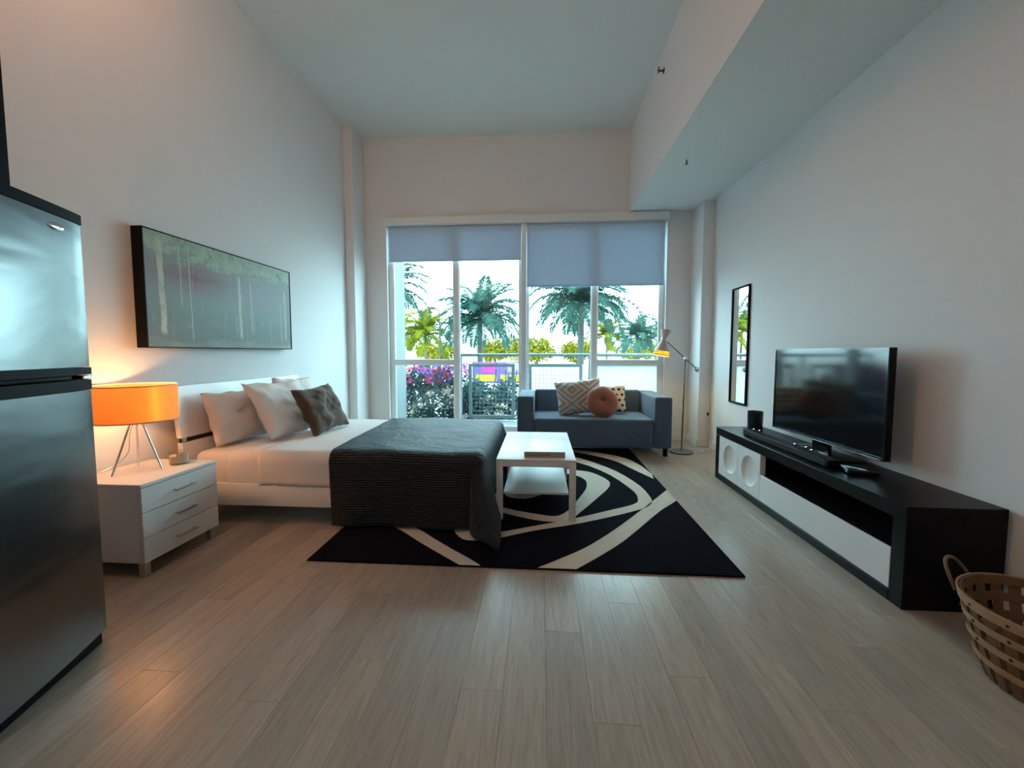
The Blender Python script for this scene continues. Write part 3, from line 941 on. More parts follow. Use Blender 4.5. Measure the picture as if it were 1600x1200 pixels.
box('cover_picture', -0.115, 0.115, -0.16, 0.16, 0.4936, 0.4942, pm('pale_print', (0.62, 0.66, 0.68), 0.3, var=0.15, scale=6), bk, 0.0, 1, BM_)
bm = bmesh.new()
random.seed(9)
xx = -0.125
while xx < 0.03:
    wv = random.uniform(0.006, 0.012)
    add_box(bm, xx, xx + wv, -0.2046, -0.2041, 0.468, 0.473)
    xx += wv + 0.003
from_bm('spine_lettering', bm, M['gasket'], bk, False, BM_)

# ------------------------------------------------------------------ sofa and cushions
SX0, SX1, SY0, SY1 = -0.272, 1.492, 4.645, 5.50
so = thing('sofa', ((SX0 + SX1) / 2, (SY0 + SY1) / 2, 0), 'slate blue two seat sofa with square arms in front of the window', 'sofa')
AW = 0.195


def soft_box(name, b, bev, parent, mat, puff=0.0):
    bm = bmesh.new()
    add_box(bm, *b, bevel=bev, seg=4)
    o = from_bm(name, bm, mat, parent, 50)
    return o


soft_box('arm', (SX0, SX0 + AW, SY0, SY1, 0.095, 0.688), 0.025, so, M['sofa'])
soft_box('arm', (SX1 - AW, SX1, SY0, SY1, 0.095, 0.688), 0.025, so, M['sofa'])
soft_box('seat', (SX0 + AW + 0.001, SX1 - AW - 0.001, SY0 + 0.004, SY1, 0.095, 0.430), 0.032, so, M['sofa'])
BMk = Matrix.Translation((0, SY1 - 0.03, 0.30)) @ Matrix.Rotation(R(-7), 4, 'X') @ Matrix.Translation((0, -(SY1 - 0.03), -0.30))
box('backrest', SX0 + AW + 0.002, SX1 - AW - 0.002, SY1 - 0.22, SY1 - 0.03, 0.34, 0.692, M['sofa'], so, 0.035, 5, BMk)
for lx, ly in ((SX0 + 0.06, SY0 + 0.05), (SX1 - 0.06, SY0 + 0.05), (SX0 + 0.06, SY1 - 0.05), (SX1 - 0.06, SY1 - 0.05)):
    zf = 0.0142 if (lx < RX1 and ly < RY1) else 0.0
    box('leg', lx - 0.022, lx + 0.022, ly - 0.022, ly + 0.022, zf, 0.0955, M['black_pl'], so, 0.002, 1)


def diamond_mat():
    g = N('tufted_diamond_fabric')
    tc = g.n('ShaderNodeTexCoord')
    rel = g.n('ShaderNodeSeparateXYZ')
    g.l(tc.outputs['Generated'], rel.inputs[0])
    # concentric diamonds repeated: |x|+|z| bands
    X = g.math('ABSOLUTE', g.math('SUBTRACT', g.math('FRACT', g.math('MULTIPLY', g.math('ADD', rel.outputs[0], rel.outputs[2]), 1.45)), 0.5))
    Z = g.math('ABSOLUTE', g.math('SUBTRACT', g.math('FRACT', g.math('MULTIPLY', g.math('SUBTRACT', rel.outputs[0], rel.outputs[2]), 1.45)), 0.5))
    d = g.math('MAXIMUM', X, Z)
    s = g.math('ABSOLUTE', g.math('SUBTRACT', g.math('FRACT', g.math('MULTIPLY', d, 5.0)), 0.5))
    h = g.ramp(s, [(0.20, 0.0), (0.32, 1.0)])
    g.l(g.mix(h, (0.34, 0.30, 0.28), (0.56, 0.53, 0.50)), g.b.inputs['Base Color'])
    g.b.inputs['Roughness'].default_value = 0.95
    g.bump(h, 0.8, 0.012)
    return g.m


def dots_mat():
    g = N('polka_dot_fabric')
    tc = g.n('ShaderNodeTexCoord')
    rel = g.n('ShaderNodeSeparateXYZ')
    g.l(tc.outputs['Object'], rel.inputs[0])
    k = 13.5
    row = g.math('FLOOR', g.math('MULTIPLY', rel.outputs[2], k * 1.15))
    sh_ = g.math('MULTIPLY', g.math('MODULO', row, 2.0), 0.5)
    fx = g.math('SUBTRACT', g.math('FRACT', g.math('ADD', g.math('MULTIPLY', g.math('ADD', rel.outputs[0], 5.0), k), sh_)), 0.5)
    fz = g.math('SUBTRACT', g.math('FRACT', g.math('MULTIPLY', rel.outputs[2], k * 1.15)), 0.5)
    dd = g.math('SQRT', g.math('ADD', g.math('MULTIPLY', fx, fx), g.math('MULTIPLY', fz, fz)))
    f = g.ramp(dd, [(0.24, 1.0), (0.28, 0.0)])
    g.l(g.mix(f, (0.68, 0.63, 0.58), (0.012, 0.012, 0.012)), g.b.inputs['Base Color'])
    g.b.inputs['Roughness'].default_value = 0.9
    return g.m


pillow('throw_cushion', 0.48, 0.36, 0.12, frame((0.835, 5.15, 0.612), (0.02, -1, 0.32), roll=R(0)), dots_mat(), 'white cushion with black polka dots on the blue sofa', 'cushion', 7, 0.06, ruffle=0.008)
pillow('throw_cushion', 0.57, 0.45, 0.14, frame((0.475, 5.00, 0.645), (-0.02, -1, 0.46), roll=R(7)), diamond_mat(), 'greige cushion with raised diamond pattern leaning on the sofa back', 'cushion', 8, 0.07, ruffle=0.010)
# round pleated cushion
bm = bmesh.new()
rings = []
nr, na = 14, 96
for sgn in (1, -1):
    for i in range(nr + 1):
        t = i / nr
        rr = 0.19 * math.sin(t * PI / 2)
        if i == 0:
            rings.append([bm.verts.new((0, 0, sgn * 0.012))]); continue
        prof = 0.062 * math.sin(PI * min(1, 0.10 + 0.90 * t)) ** 0.6 if t < 1 else 0.0
        prof = 0.065 * (1 - (2 * (rr / 0.19) - 1) ** 2) ** 0.5 if rr < 0.19 else 0.0
        if rr / 0.19 > 0.5: prof = 0.065 * max(0.0, 1 - ((rr / 0.19 - 0.5) / 0.5) ** 2) ** 0.5
        ring = []
        for k in range(na):
            a = 2 * PI * k / na
            pl = 1 + 0.045 * math.sin(a * 24 + math.sin(a * 3) * 0.8) * (1 - t * 0.6)
            lump = 1 + 0.05 * noise.noise(Vector((math.cos(a) * 1.5, math.sin(a) * 1.5, 3.0)))
            ring.append(bm.verts.new((rr * lump * math.cos(a), rr * lump * math.sin(a), sgn * max(0.006 if t < 0.2 else 0, prof * pl))))
        rings.append(ring)
    base = 0 if sgn == 1 else nr + 1
    for i in range(nr):
        a, b = rings[base + i], rings[base + i + 1]
        for k in range(na):
            k2 = (k + 1) % na
            if len(a) == 1: bm.faces.new((a[0], b[k], b[k2]))
            else: bm.faces.new((a[k], b[k], b[k2], a[k2]))
bmesh.ops.remove_doubles(bm, verts=bm.verts, dist=0.0005)
RM = frame((0.735, 4.85, 0.612), (0.05, -1, 0.42))
rc = thing('round_cushion', (0.735, 4.85, 0.431), 'round rust velvet cushion with a buttoned centre on the sofa', 'cushion')
from_bm('cushion_body', bm, M['rust'], rc, 'all', RM)
lathe('button', [(0, 0.026), (0.010, 0.024), (0.016, 0.016), (0.014, 0.010), (0, 0.008)], (0, 0, 0), M['rust'], rc, 16, RM)

# ------------------------------------------------------------------ floor lamp and its lead
FX, FY = 1.688, 4.905
fp = thing('floor_lamp', (FX, FY, 0), 'slim steel floor lamp with a pivoting arm and lit hourglass shade', 'floor lamp')
lathe('base', [(0, 0.0), (0.135, 0.0), (0.137, 0.004), (0.135, 0.018), (0.128, 0.022), (0.02, 0.024), (0.014, 0.03), (0, 0.03)], (FX, FY, 0), pm('gunmetal', (0.16, 0.16, 0.155), 0.3, 0.9), fp, 40)
PT = Vector((1.703, FY, 1.125))
dk = pm('dark_steel', (0.22, 0.22, 0.22), 0.22, 1.0)
tube('pole', [(FX, FY, 0.02), (FX + 0.008, FY, 0.5), PT], 0.0085, dk, fp, 12)
dirv = (Vector((1.474, FY, 1.336)) - PT).normalized()
arm0, arm1 = PT + dirv * 0.33, PT - dirv * 0.195
tube('arm', [arm0, arm1], 0.0065, dk, fp, 10)
lathe('pivot', [(0, -0.02), (0.016, -0.02), (0.018, -0.015), (0.018, 0.015), (0.016, 0.02), (0, 0.02)], PT, M['chrome'], fp, 20, Matrix.Rotation(PI / 2, 4, 'X'))
lathe('counterweight', [(0, -0.030), (0.018, -0.028), (0.028, -0.012), (0.028, 0.012), (0.018, 0.028), (0, 0.030)], arm1, M['chrome'], fp, 20, dirv.to_track_quat('Z', 'Y').to_matrix().to_4x4())
ax = Vector((-0.052, 0.0, -0.30)).normalized()     # shade axis pointing down
SM = Matrix.Translation((1.452, FY - 0.012, 1.350)) @ ax.to_track_quat('Z', 'Y').to_matrix().to_4x4()
shade_w = pm('warm_white_metal', (0.62, 0.52, 0.47), 0.45, var=0.03)
inner = pm('brass_inner', (0.85, 0.52, 0.10), 0.4, 0.0, var=0.05)
lathe('upper_cone', [(0.062, -0.112), (0.028, -0.01), (0.026, -0.01), (0.060, -0.112)], (0, 0, 0), shade_w, fp, 32, SM, True)
lathe('neck_ring', [(0.030, -0.014), (0.034, -0.008), (0.034, 0.010), (0.030, 0.016), (0.024, 0.016), (0.024, -0.014)], (0, 0, 0), M['steel_leg'], fp, 28, SM, True)
lsh = lathe('lower_cone', [(0.030, 0.014), (0.084, 0.145), (0.082, 0.145), (0.028, 0.014)], (0, 0, 0), shade_w, fp, 36, SM, True)
g = N('pierced_brass_band')
tcn = g.n('ShaderNodeTexCoord')
gm = g.mix(g.noise(g.coords((1, 1, 1)), 40, 2), (0.95, 0.72, 0.18), (1.0, 0.80, 0.26))
tlb = g.n('ShaderNodeBsdfTranslucent'); dfb = g.n('ShaderNodeBsdfDiffuse'); mxb = g.n('ShaderNodeMixShader')
g.l(gm, tlb.inputs[0]); g.l(gm, dfb.inputs[0]); mxb.inputs[0].default_value = 0.6
g.l(dfb.outputs[0], mxb.inputs[1]); g.l(tlb.outputs[0], mxb.inputs[2]); g.l(mxb.outputs[0], g.out.inputs[0])
bnd = lathe('glowing_band', [(0.084, 0.146), (0.099, 0.196), (0.097, 0.196), (0.082, 0.146)], (0, 0, 0), g.m, fp, 36, SM, True)
bm = bmesh.new()
for k in range(26):
    a = 2 * PI * k / 26
    for zz, rr in ((0.155, 0.0875), (0.186, 0.0967)):
        mm = SM @ Matrix.Rotation(a, 4, 'Z') @ Matrix.Translation((rr, 0, zz))
        add_box(bm, -0.0012, 0.0018, -0.005, 0.005, -0.005, 0.005, M=mm)
from_bm('band_studs', bm, M['gasket'], bnd)
lathe('bulb', [(0, 0.05), (0.018, 0.055), (0.024, 0.08), (0.024, 0.10), (0.014, 0.118), (0, 0.122)], (0, 0, 0), emit_mat('floor_bulb', (1.0, 0.66, 0.2), 12.0), fp, 18, SM)
fd = bpy.data.lights.new('floor_lamp_light', 'POINT')
fd.energy = 6.0; fd.color = (1.0, 0.74, 0.24); fd.shadow_soft_size = 0.02
fo = bpy.data.objects.new('floor_lamp_light', fd); C.objects.link(fo); fo.parent = fp
fo.location = (SM @ Vector((0, 0, 0.155))) - Vector((FX, FY, 0))

cable = pm('clear_white_cable', (0.60, 0.63, 0.62), 0.35)
cdn = thing('power_cord', (1.90, 5.0, 0), 'white power cord with a plug coiled on the floor behind the lamp base', 'cord')
tube('cable', spline([(1.80, 4.97, 0.004), (1.86, 5.06, 0.004), (1.94, 4.98, 0.004), (1.90, 4.90, 0.005), (1.83, 4.98, 0.010), (1.92, 5.07, 0.004), (2.02, 5.02, 0.004), (2.085, 5.08, 0.004), (2.09, 5.15, 0.03), (2.095, 5.189, 0.12), (2.085, 5.203, 0.28), (2.10, 5.203, 0.40)], 80), 0.0032, cable, cdn, 6)
box('plug', 1.905, 1.935, 4.855, 4.885, 0.0005, 0.045, M['trim'], cdn, 0.006)
ou = thing('wall_socket', (2.10, 5.205, 0.37), 'small dark wall socket on the corner column', 'socket')
box('plate', 2.080, 2.125, 5.2035, 5.2095, 0.385, 0.455, M['trim'], ou, 0.002, 1)
box('socket_face', 2.090, 2.115, 5.2018, 5.2034, 0.40, 0.44, M['gasket'], ou, 0.001, 1)

# ------------------------------------------------------------------ media console and what stands on it
KX0, KX1, KY0, KY1, KZ = 1.680, 2.112, 1.930, 3.952, 0.490
co = thing('media_console', ((KX0 + KX1) / 2, (KY0 + KY1) / 2, 0), 'long low black media console with white dished doors and drawer', 'media console')
E_ = M['espresso']
box('top_panel', KX0, KX1, KY0, KY1, 0.418, KZ, E_, co, 0.003, 1)
box('end_panel', KX0, KX1, KY0, KY0 + 0.075, 0.0, 0.4178, E_, co, 0.003, 1)
box('end_panel', KX0, KX1, KY1 - 0.068, KY1, 0.0, 0.4178, E_, co, 0.003, 1)
box('base_panel', KX0, KX1, KY0 + 0.0752, KY1 - 0.0682, 0.0, 0.056, E_, co, 0.003, 1)
box('back_panel', KX1 - 0.012, KX1, KY0 + 0.0752, KY1 - 0.0682, 0.0562, 0.4178, E_, co)
box('divider', KX0 + 0.044, KX1 - 0.0122, 3.165, 3.183, 0.0562, 0.4178, E_, co)
box('open_shelf', KX0 + 0.022, KX1 - 0.0122, KY0 + 0.0752, 3.1648, 0.236, 0.254, E_, co)
box('drawer', KX0 + 0.002, KX0 + 0.020, 2.008, 3.168, 0.060, 0.258, M['white_lac'], co, 0.002, 1)


def dish_door(y0, y1, yc, zc, rad):
    z0, z1 = 0.060, 0.415
    bm = bmesh.new()
    na, nr = 48, 14
    xf = KX0 + 0.002
    # rings of the dish
    rings = []
    for i in range(nr + 1):
        t = i / nr
        r = rad * t
        dep = 0.034 * math.sqrt(max(0.0, 1 - t ** 2.4))
        if i == 0: rings.append([bm.verts.new((xf + dep, yc, zc))])
        else: rings.append([bm.verts.new((xf + dep, yc + r * math.cos(2 * PI * k / na), zc + r * math.sin(2 * PI * k / na))) for k in range(na)])
    outer = []
    for k in range(na):
        a = 2 * PI * k / na
        cx, sy = math.cos(a), math.sin(a)
        s = min(((y1 - yc) / cx if cx > 1e-6 else 1e9), ((y0 - yc) / cx if cx < -1e-6 else 1e9), ((z1 - zc) / sy if sy > 1e-6 else 1e9), ((z0 - zc) / sy if sy < -1e-6 else 1e9))
        outer.append(bm.verts.new((xf, yc + cx * s, zc + sy * s)))
    # snap nearest ring points to the door corners
    for cy, cz in ((y0, z0), (y0, z1), (y1, z0), (y1, z1)):
        v = min(outer, key=lambda q: (q.co.y - cy) ** 2 + (q.co.z - cz) ** 2)
        v.co.y, v.co.z = cy, cz
    rings.append(outer)
    back = [bm.verts.new((xf + 0.040, v.co.y, v.co.z)) for v in outer]
    rings.append(back)
    for a, b in zip(rings, rings[1:]):
        for k in range(na):
            k2 = (k + 1) % na
            if len(a) == 1: bm.faces.new((a[0], b[k], b[k2]))
            else: bm.faces.new((a[k], b[k], b[k2], a[k2]))
    bm.faces.new(back)
    return from_bm('door', bm, M['white_lac'], co, 25)


dish_door(3.172, 3.522, 3.335, 0.240, 0.122)
dish_door(3.526, 3.880, 3.665, 0.245, 0.122)

# television
tv = thing('television', (1.95, 2.955, KZ), 'large flat television standing on the black console', 'television')
VY0, VY1, VZ0, VZ1 = 2.412, 3.512, 0.572, 1.226
box('housing', 1.957, 1.995, VY0, VY1, VZ0, VZ1, M['black_pl'], tv, 0.004)
boxes('bezel', [(1.949, 1.9565, VY0, VY1, VZ1 - 0.012, VZ1), (1.949, 1.9565, VY0, VY1, VZ0, VZ0 + 0.020), (1.949, 1.9565, VY0, VY0 + 0.012, VZ0 + 0.020, VZ1 - 0.012), (1.949, 1.9565, VY1 - 0.012, VY1, VZ0 + 0.020, VZ1 - 0.012)], M['black_gl'], tv)
box('screen', 1.9525, 1.9566, VY0 + 0.012, VY1 - 0.012, VZ0 + 0.020, VZ1 - 0.012, M['screen'], tv)
box('lower_strip', 1.946, 1.9488, VY0 + 0.02, VY1 - 0.02, VZ0 + 0.002, VZ0 + 0.008, M['chrome'], tv)
box('stand_neck', 1.966, 1.990, 2.87, 3.04, KZ + 0.012, VZ0 + 0.002, M['black_gl'], tv, 0.004, 1)
box('stand_base', 1.872, 2.085, 2.70, 3.21, KZ + 0.0005, KZ + 0.0125, M['black_gl'], tv, 0.004, 2)

sb = thing('soundbar', (1.79, 3.08, KZ), 'slim black soundbar lying in front of the television', 'soundbar')
sb_body = box('body', 1.755, 1.835, 2.56, 3.60, KZ + 0.0005, KZ + 0.048, M['black_pl'], sb, 0.008, 3)
box('grille', 1.7535, 1.7548, 2.585, 3.575, KZ + 0.008, KZ + 0.042, pm('speaker_cloth', (0.015, 0.016, 0.018), 0.9, bump=0.3, bscale=900), sb)
mb = thing('media_box', (1.89, 2.50, KZ), 'thin black streaming box at the near end of the console top', 'media box')
MBM = Matrix.Translation((1.865, 2.475, KZ)) @ Matrix.Rotation(R(-12), 4, 'Z')
box('case', -0.075, 0.075, -0.065, 0.065, 0.0045, 0.032, M['black_gl'], mb, 0.006, 3, MBM)
for fx in (-0.055, 0.055):
    for fy in (-0.048, 0.048):
        box('rubber_foot', fx - 0.008, fx + 0.008, fy - 0.008, fy + 0.008, 0.0005, 0.0046, M['black_pl'], mb, 0.0, 1, MBM)
box('power_light', -0.0762, -0.0752, -0.05, -0.036, 0.012, 0.024, M['chrome'], mb, 0.0, 1, MBM)
av = thing('cable_bundle', (1.87, 3.0, KZ), 'loose black cables with shiny plugs between soundbar and screen', 'cables')
tube('cable', spline([(1.845, 3.46, KZ + 0.005), (1.860, 3.30, KZ + 0.005), (1.850, 3.16, KZ + 0.006), (1.862, 3.02, KZ + 0.018), (1.850, 2.90, KZ + 0.03), (1.858, 2.78, KZ + 0.018), (1.850, 2.66, KZ + 0.006), (1.862, 2.56, KZ + 0.006)], 60), 0.0042, M['black_gl'], av, 7)
tube('cable', spline([(1.800, 2.95, KZ + 0.054), (1.830, 2.90, KZ + 0.062), (1.852, 2.84, KZ + 0.050), (1.862, 2.76, KZ + 0.020), (1.846, 2.70, KZ + 0.007)], 30), 0.004, M['black_gl'], av, 7)
for (px_, py_, pz_) in ((1.800, 2.955, KZ + 0.049), (1.815, 2.86, KZ + 0.049), (1.800, 2.78, KZ + 0.049), (1.795, 3.50, KZ + 0.049), (1.810, 3.44, KZ + 0.049)):
    bm = bmesh.new()
    add_lathe(bm, [(0, -0.016), (0.006, -0.016), (0.008, -0.006), (0.008, 0.010), (0.005, 0.016), (0, 0.016)], (px_, py_, pz_ + 0.0085), 14, Matrix.Rotation(R(70), 4, 'X'))
    from_bm('plug', bm, M['chrome'], av, 40)

jar = thing('candle_jar', (1.915, 3.72, KZ), 'dark blue black candle jar on the far end of the console', 'candle')
lathe('jar', [(0, 0.0005), (0.056, 0.0005), (0.060, 0.006), (0.063, 0.182), (0.059, 0.182), (0.056, 0.012), (0, 0.010)], (1.915, 3.72, KZ), pm('ink_glass', (0.010, 0.025, 0.040), 0.15, var=0.2), jar, 32)
lathe('wax', [(0, 0.0105), (0.0555, 0.0125), (0.0580, 0.13), (0, 0.13)], (1.915, 3.72, KZ), M['cream'], jar, 24)

# mirror
mr = thing('wall_mirror', (XR - 0.01, 4.63, 0.62), 'narrow tall black framed mirror on the wall past the television', 'mirror')
MY0, MY1, MZ0, MZ1 = 4.435, 4.825, 0.615, 1.918
MXF = XR - 0.022
MY0, MY1 = 4.305, 4.678
MZ0, MZ1 = 0.640, 1.893
boxes('frame', [(MXF, XR - 0.001, MY0, MY0 + 0.020, MZ0, MZ1), (MXF, XR - 0.001, MY1 - 0.020, MY1, MZ0, MZ1), (MXF, XR - 0.001, MY0 + 0.020, MY1 - 0.020, MZ1 - 0.020, MZ1), (MXF, XR - 0.001, MY0 + 0.020, MY1 - 0.020, MZ0, MZ0 + 0.020)], M['black_pl'], mr, 0.002)
g = N('mirror_silver')
g.b.inputs['Base Color'].default_value = (0.9, 0.92, 0.92, 1); g.b.inputs['Metallic'].default_value = 1.0; g.b.inputs['Roughness'].default_value = 0.01
box('glass', XR - 0.012, XR - 0.006, MY0 + 0.020, MY1 - 0.020, MZ0 + 0.020, MZ1 - 0.020, g.m, mr)

# ------------------------------------------------------------------ splint basket
KB = Vector((1.812, 1.475, 0))
bsk = thing('wicker_basket', KB, 'open splint wood basket with a looped handle beside the console', 'basket')
splint = pm('pale_splint', (0.36, 0.215, 0.115), 0.5, var=0.25, scale=20, bump=0.2, bscale=60)
splint2 = pm('honey_splint', (0.15, 0.07, 0.03), 0.55, var=0.25, scale=20, bump=0.2, bscale=60)
BH, R0, R1 = 0.300, 0.165, 0.245


def brad(z): return R0 + (R1 - R0) * (z / BH) ** 0.75


def band_ring(name, z0, z1, off, mat, th=0.004):
    lathe(name, [(brad(z0) + off, z0), (brad(z1) + off, z1), (brad(z1) + off + th, z1), (brad(z0) + off + th, z0)], KB, mat, bsk, 56, None, True)


lathe('bottom', [(0, 0.0006), (R0 - 0.002, 0.0006), (R0 - 0.002, 0.010), (0, 0.010)], KB, splint2, bsk, 40)
st_me = None
NS = 26
for k in range(NS):
    a = 2 * PI * k / NS
    if st_me is None:
        bm = bmesh.new()
        rows = []
        for i in range(9):
            z = 0.002 + (BH - 0.004) * i / 8
            r = brad(z)
            w_ = 0.013 + 0.006 * i / 8
            rows.append([bm.verts.new((r, -w_, z)), bm.verts.new((r, w_, z)), bm.verts.new((r + 0.003, w_, z)), bm.verts.new((r + 0.003, -w_, z))])
        for p, q in zip(rows, rows[1:]):
            for j in range(4): bm.faces.new((p[j], p[(j + 1) % 4], q[(j + 1) % 4], q[j]))
        bm.faces.new(rows[0]); bm.faces.new(rows[-1])
        bmesh.ops.recalc_face_normals(bm, faces=bm.faces)
        st_me = bpy.data.meshes.new('stave'); bm.to_mesh(st_me); bm.free()
        st_me.materials.append(splint2)
    o = link('stave', st_me, None, bsk, KB)
    o.rotation_euler = (0, 0, a)
band_ring('rim_band', BH - 0.036, BH, 0.0035, splint, 0.006)
band_ring('rim_band', BH - 0.034, BH - 0.002, -0.006, splint2, 0.005)
for z in (0.205, 0.140, 0.070):
    band_ring('hoop', z, z + 0.026, 0.0035, splint)
for z in (0.206, 0.141, 0.071):
    lathe('inner_hoop', [(brad(z) - 0.006, z), (brad(z + 0.03) - 0.006, z + 0.03), (brad(z + 0.03) - 0.0025, z + 0.03), (brad(z) - 0.0025, z)], KB, splint2, bsk, 48, None, True)
for z in (BH - 0.021, 0.220, 0.155):
    for k in range(13):
        a = 2 * PI * (2 * k) / NS
        rr = brad(z) + 0.0085
        bm = bmesh.new()
        add_lathe(bm, [(0, 0.004), (0.004, 0.003), (0.0055, 0.0), (0, -0.001)], (KB.x + rr * math.cos(a), KB.y + rr * math.sin(a), z), 10,
                  Vector((math.cos(a), math.sin(a), -0.2)).to_track_quat('Z', 'Y').to_matrix().to_4x4())
        from_bm('rivet', bm, M['gasket'], bsk)
for ac in (R(116), R(-64)):
    pts = []
    for i in range(17):
        t = -1 + 2 * i / 16
        a = ac + t * R(17)
        h = (1 - abs(t) ** 2.6)
        rr = R1 + 0.006 + 0.045 * h
        pts.append((KB.x + rr * math.cos(a), KB.y + rr * math.sin(a), BH - 0.04 + 0.095 * h))
    tube('handle', pts, 0.0062, splint2, bsk, 8)

# ------------------------------------------------------------------ sprinklers
spm = pm('sprinkler_metal', (0.12, 0.11, 0.10), 0.35, 0.8)
s1 = thing('sprinkler', (XS - 0.02, 4.15, 3.90), 'small dark side wall sprinkler on the face of the dropped ceiling', 'sprinkler')
lathe('flange', [(0, 0), (0.026, 0), (0.024, 0.006), (0.012, 0.010), (0, 0.010)], (XS - 0.0005, 4.15, 3.90), spm, s1, 20, Matrix.Rotation(-PI / 2, 4, 'Y'))
tube('head', [(XS - 0.008, 4.15, 3.90), (XS - 0.05, 4.15, 3.90)], 0.009, spm, s1, 10)
box('deflector', XS - 0.056, XS - 0.050, 4.128, 4.172, 3.885, 3.93, spm, s1)
s2 = thing('sprinkler', (1.394, 4.12, ZS), 'small pendent sprinkler under the dropped ceiling', 'sprinkler')
lathe('flange', [(0, 0), (0.028, 0), (0.026, -0.005), (0.012, -0.010), (0, -0.010)], (1.394, 4.12, ZS - 0.0005), M['trim'], s2, 20)
tube('head', [(1.394, 4.12, ZS - 0.008), (1.394, 4.12, ZS - 0.045)], 0.007, spm, s2, 10)
lathe('deflector', [(0, 0), (0.016, 0), (0.016, -0.002), (0, -0.002)], (1.394, 4.12, ZS - 0.045), spm, s2, 12)

# ------------------------------------------------------------------ kitchen ceiling spots: warm one over the fridge, unseen fill added behind the photographer
warm = emit_mat('spot_lens', (1.0, 0.80, 0.60), 6.0)


def spot(x, y, power, label, col=(1.0, 0.72, 0.48), zc=ZC):
    t = thing('ceiling_light', (x, y, zc), label, 'ceiling light', 'kitchen ceiling lights')
    lathe('trim_ring', [(0.085, 0.0), (0.110, 0.0), (0.108, -0.008), (0.085, -0.010)], (x, y, zc - 0.0005), M['trim'], t, 32, None, True)
    lathe('lens', [(0, 0.0), (0.084, 0.0), (0.084, -0.005), (0, -0.005)], (x, y, zc - 0.001), warm, t, 32)
    d = bpy.data.lights.new('ceiling_light_lamp', 'POINT')
    d.energy = power; d.color = col; d.shadow_soft_size = 0.09
    o = bpy.data.objects.new('ceiling_light_lamp', d); C.objects.link(o); o.parent = t
    o.location = (0, 0, -0.12)
    return t


spot(-2.0, 1.65, 25.0, 'round warm kitchen downlight over the fridge', (1.0, 0.45, 0.23))
spot(-0.6, -1.6, 30.0, 'round added fill light over the middle of the room behind', (1.0, 0.88, 0.80))  # unseen lamp added as fill to brighten the room

# ------------------------------------------------------------------ outdoors
GZ = -1.0
tag(box('ground_terrace', -90, 90, 5.80, 400, GZ - 0.2, GZ, pm('pale_paving', (0.42, 0.41, 0.38), 0.9, var=0.08, scale=0.4)), 'pale paved ground outside', None, None, 'structure')
tag(box('floor_balcony', -2.37, 2.9, 5.80, 6.95, -0.16, 0.02, pm('balcony_concrete', (0.16, 0.175, 0.175), 0.85)), 'grey concrete balcony floor', None, None, 'structure')
tag(box('wall_parapet', -2.37, 2.9, 6.80, 6.94, GZ, -0.162, M['facade']), 'low rendered wall carrying the balcony edge', None, None, 'structure')

rl = thing('balcony_railing', (-0.2, 6.85, 0.02), 'pale steel balcony railing with wire mesh panels', 'railing')
rmat = pm('painted_steel', (0.13, 0.165, 0.17), 0.45, var=0.04)
tube('top_rail', [(-1.40, 6.85, 1.150), (2.88, 6.85, 1.150)], 0.028, rmat, rl, 14)
for xp in (-1.37, -0.32, 0.82, 1.90):
    box('post', xp - 0.022, xp + 0.022, 6.83, 6.87, 0.0202, 1.128, rmat, rl, 0.003, 1)
vw = hw = None
for (a, b) in ((-1.235, -0.44), (-0.205, 0.70), (0.94, 1.78)):
    boxes('panel_frame', [(a, a + 0.055, 6.835, 6.865, 0.06, 1.0), (b - 0.055, b, 6.835, 6.865, 0.06, 1.0), (a + 0.055, b - 0.055, 6.835, 6.865, 0.945, 1.0), (a + 0.055, b - 0.055, 6.835, 6.865, 0.06, 0.115)], rmat, rl)
    n = int((b - a - 0.11) / 0.07)
    for i in range(1, n + 1):
        xx = a + 0.055 + (b - a - 0.11) * i / (n + 1)
        if vw is None:
            o = box('wire', xx - 0.0028, xx + 0.0028, 6.8475, 6.8525, 0.115, 0.945, rmat, rl); vw = o.data
        else: link('wire', vw, None, rl, Vector((xx, 6.85, 0.115)))
    for i in range(1, 12):
        zz = 0.115 + 0.83 * i / 12
        box('wire', a + 0.055, b - 0.055, 6.8545, 6.8615, zz - 0.0025, zz + 0.0025, rmat, rl)

# --- plants
def leaf_mat(name, c1, c2, trans=0.35):
    g = N(name)
    oi = g.n('ShaderNodeObjectInfo')
    geo = g.n('ShaderNodeNewGeometry')
    f = g.math('FRACT', g.math('ADD', g.noise(g.coords(), 3.0, 2), oi.outputs['Random']))
    if hasattr(geo.outputs, 'get') and geo.outputs.get('Random Per Island'):
        f = geo.outputs['Random Per Island']
    c = g.mix(f, c1, c2)
    d = g.n('ShaderNodeBsdfDiffuse'); t = g.n('ShaderNodeBsdfTranslucent'); m = g.n('ShaderNodeMixShader')
    g.l(c, d.inputs[0]); g.l(c, t.inputs[0]); m.inputs[0].default_value = trans
    g.l(d.outputs[0], m.inputs[1]); g.l(t.outputs[0], m.inputs[2]); g.l(m.outputs[0], g.out.inputs[0])
    return g.m


palm_green = leaf_mat('palm_frond_green', (0.022, 0.058, 0.050), (0.055, 0.115, 0.092))  # bluer green: palms' look in shade and haze put into the colour
palm_yellow = leaf_mat('palm_frond_light', (0.075, 0.095, 0.008), (0.14, 0.15, 0.015))
bark = pm('palm_bark', (0.07, 0.07, 0.065), 0.9, var=0.25, scale=8, bump=0.4, bscale=20)
tree_leaf = leaf_mat('tree_leaf_yellow', (0.09, 0.10, 0.008), (0.20, 0.18, 0.016))


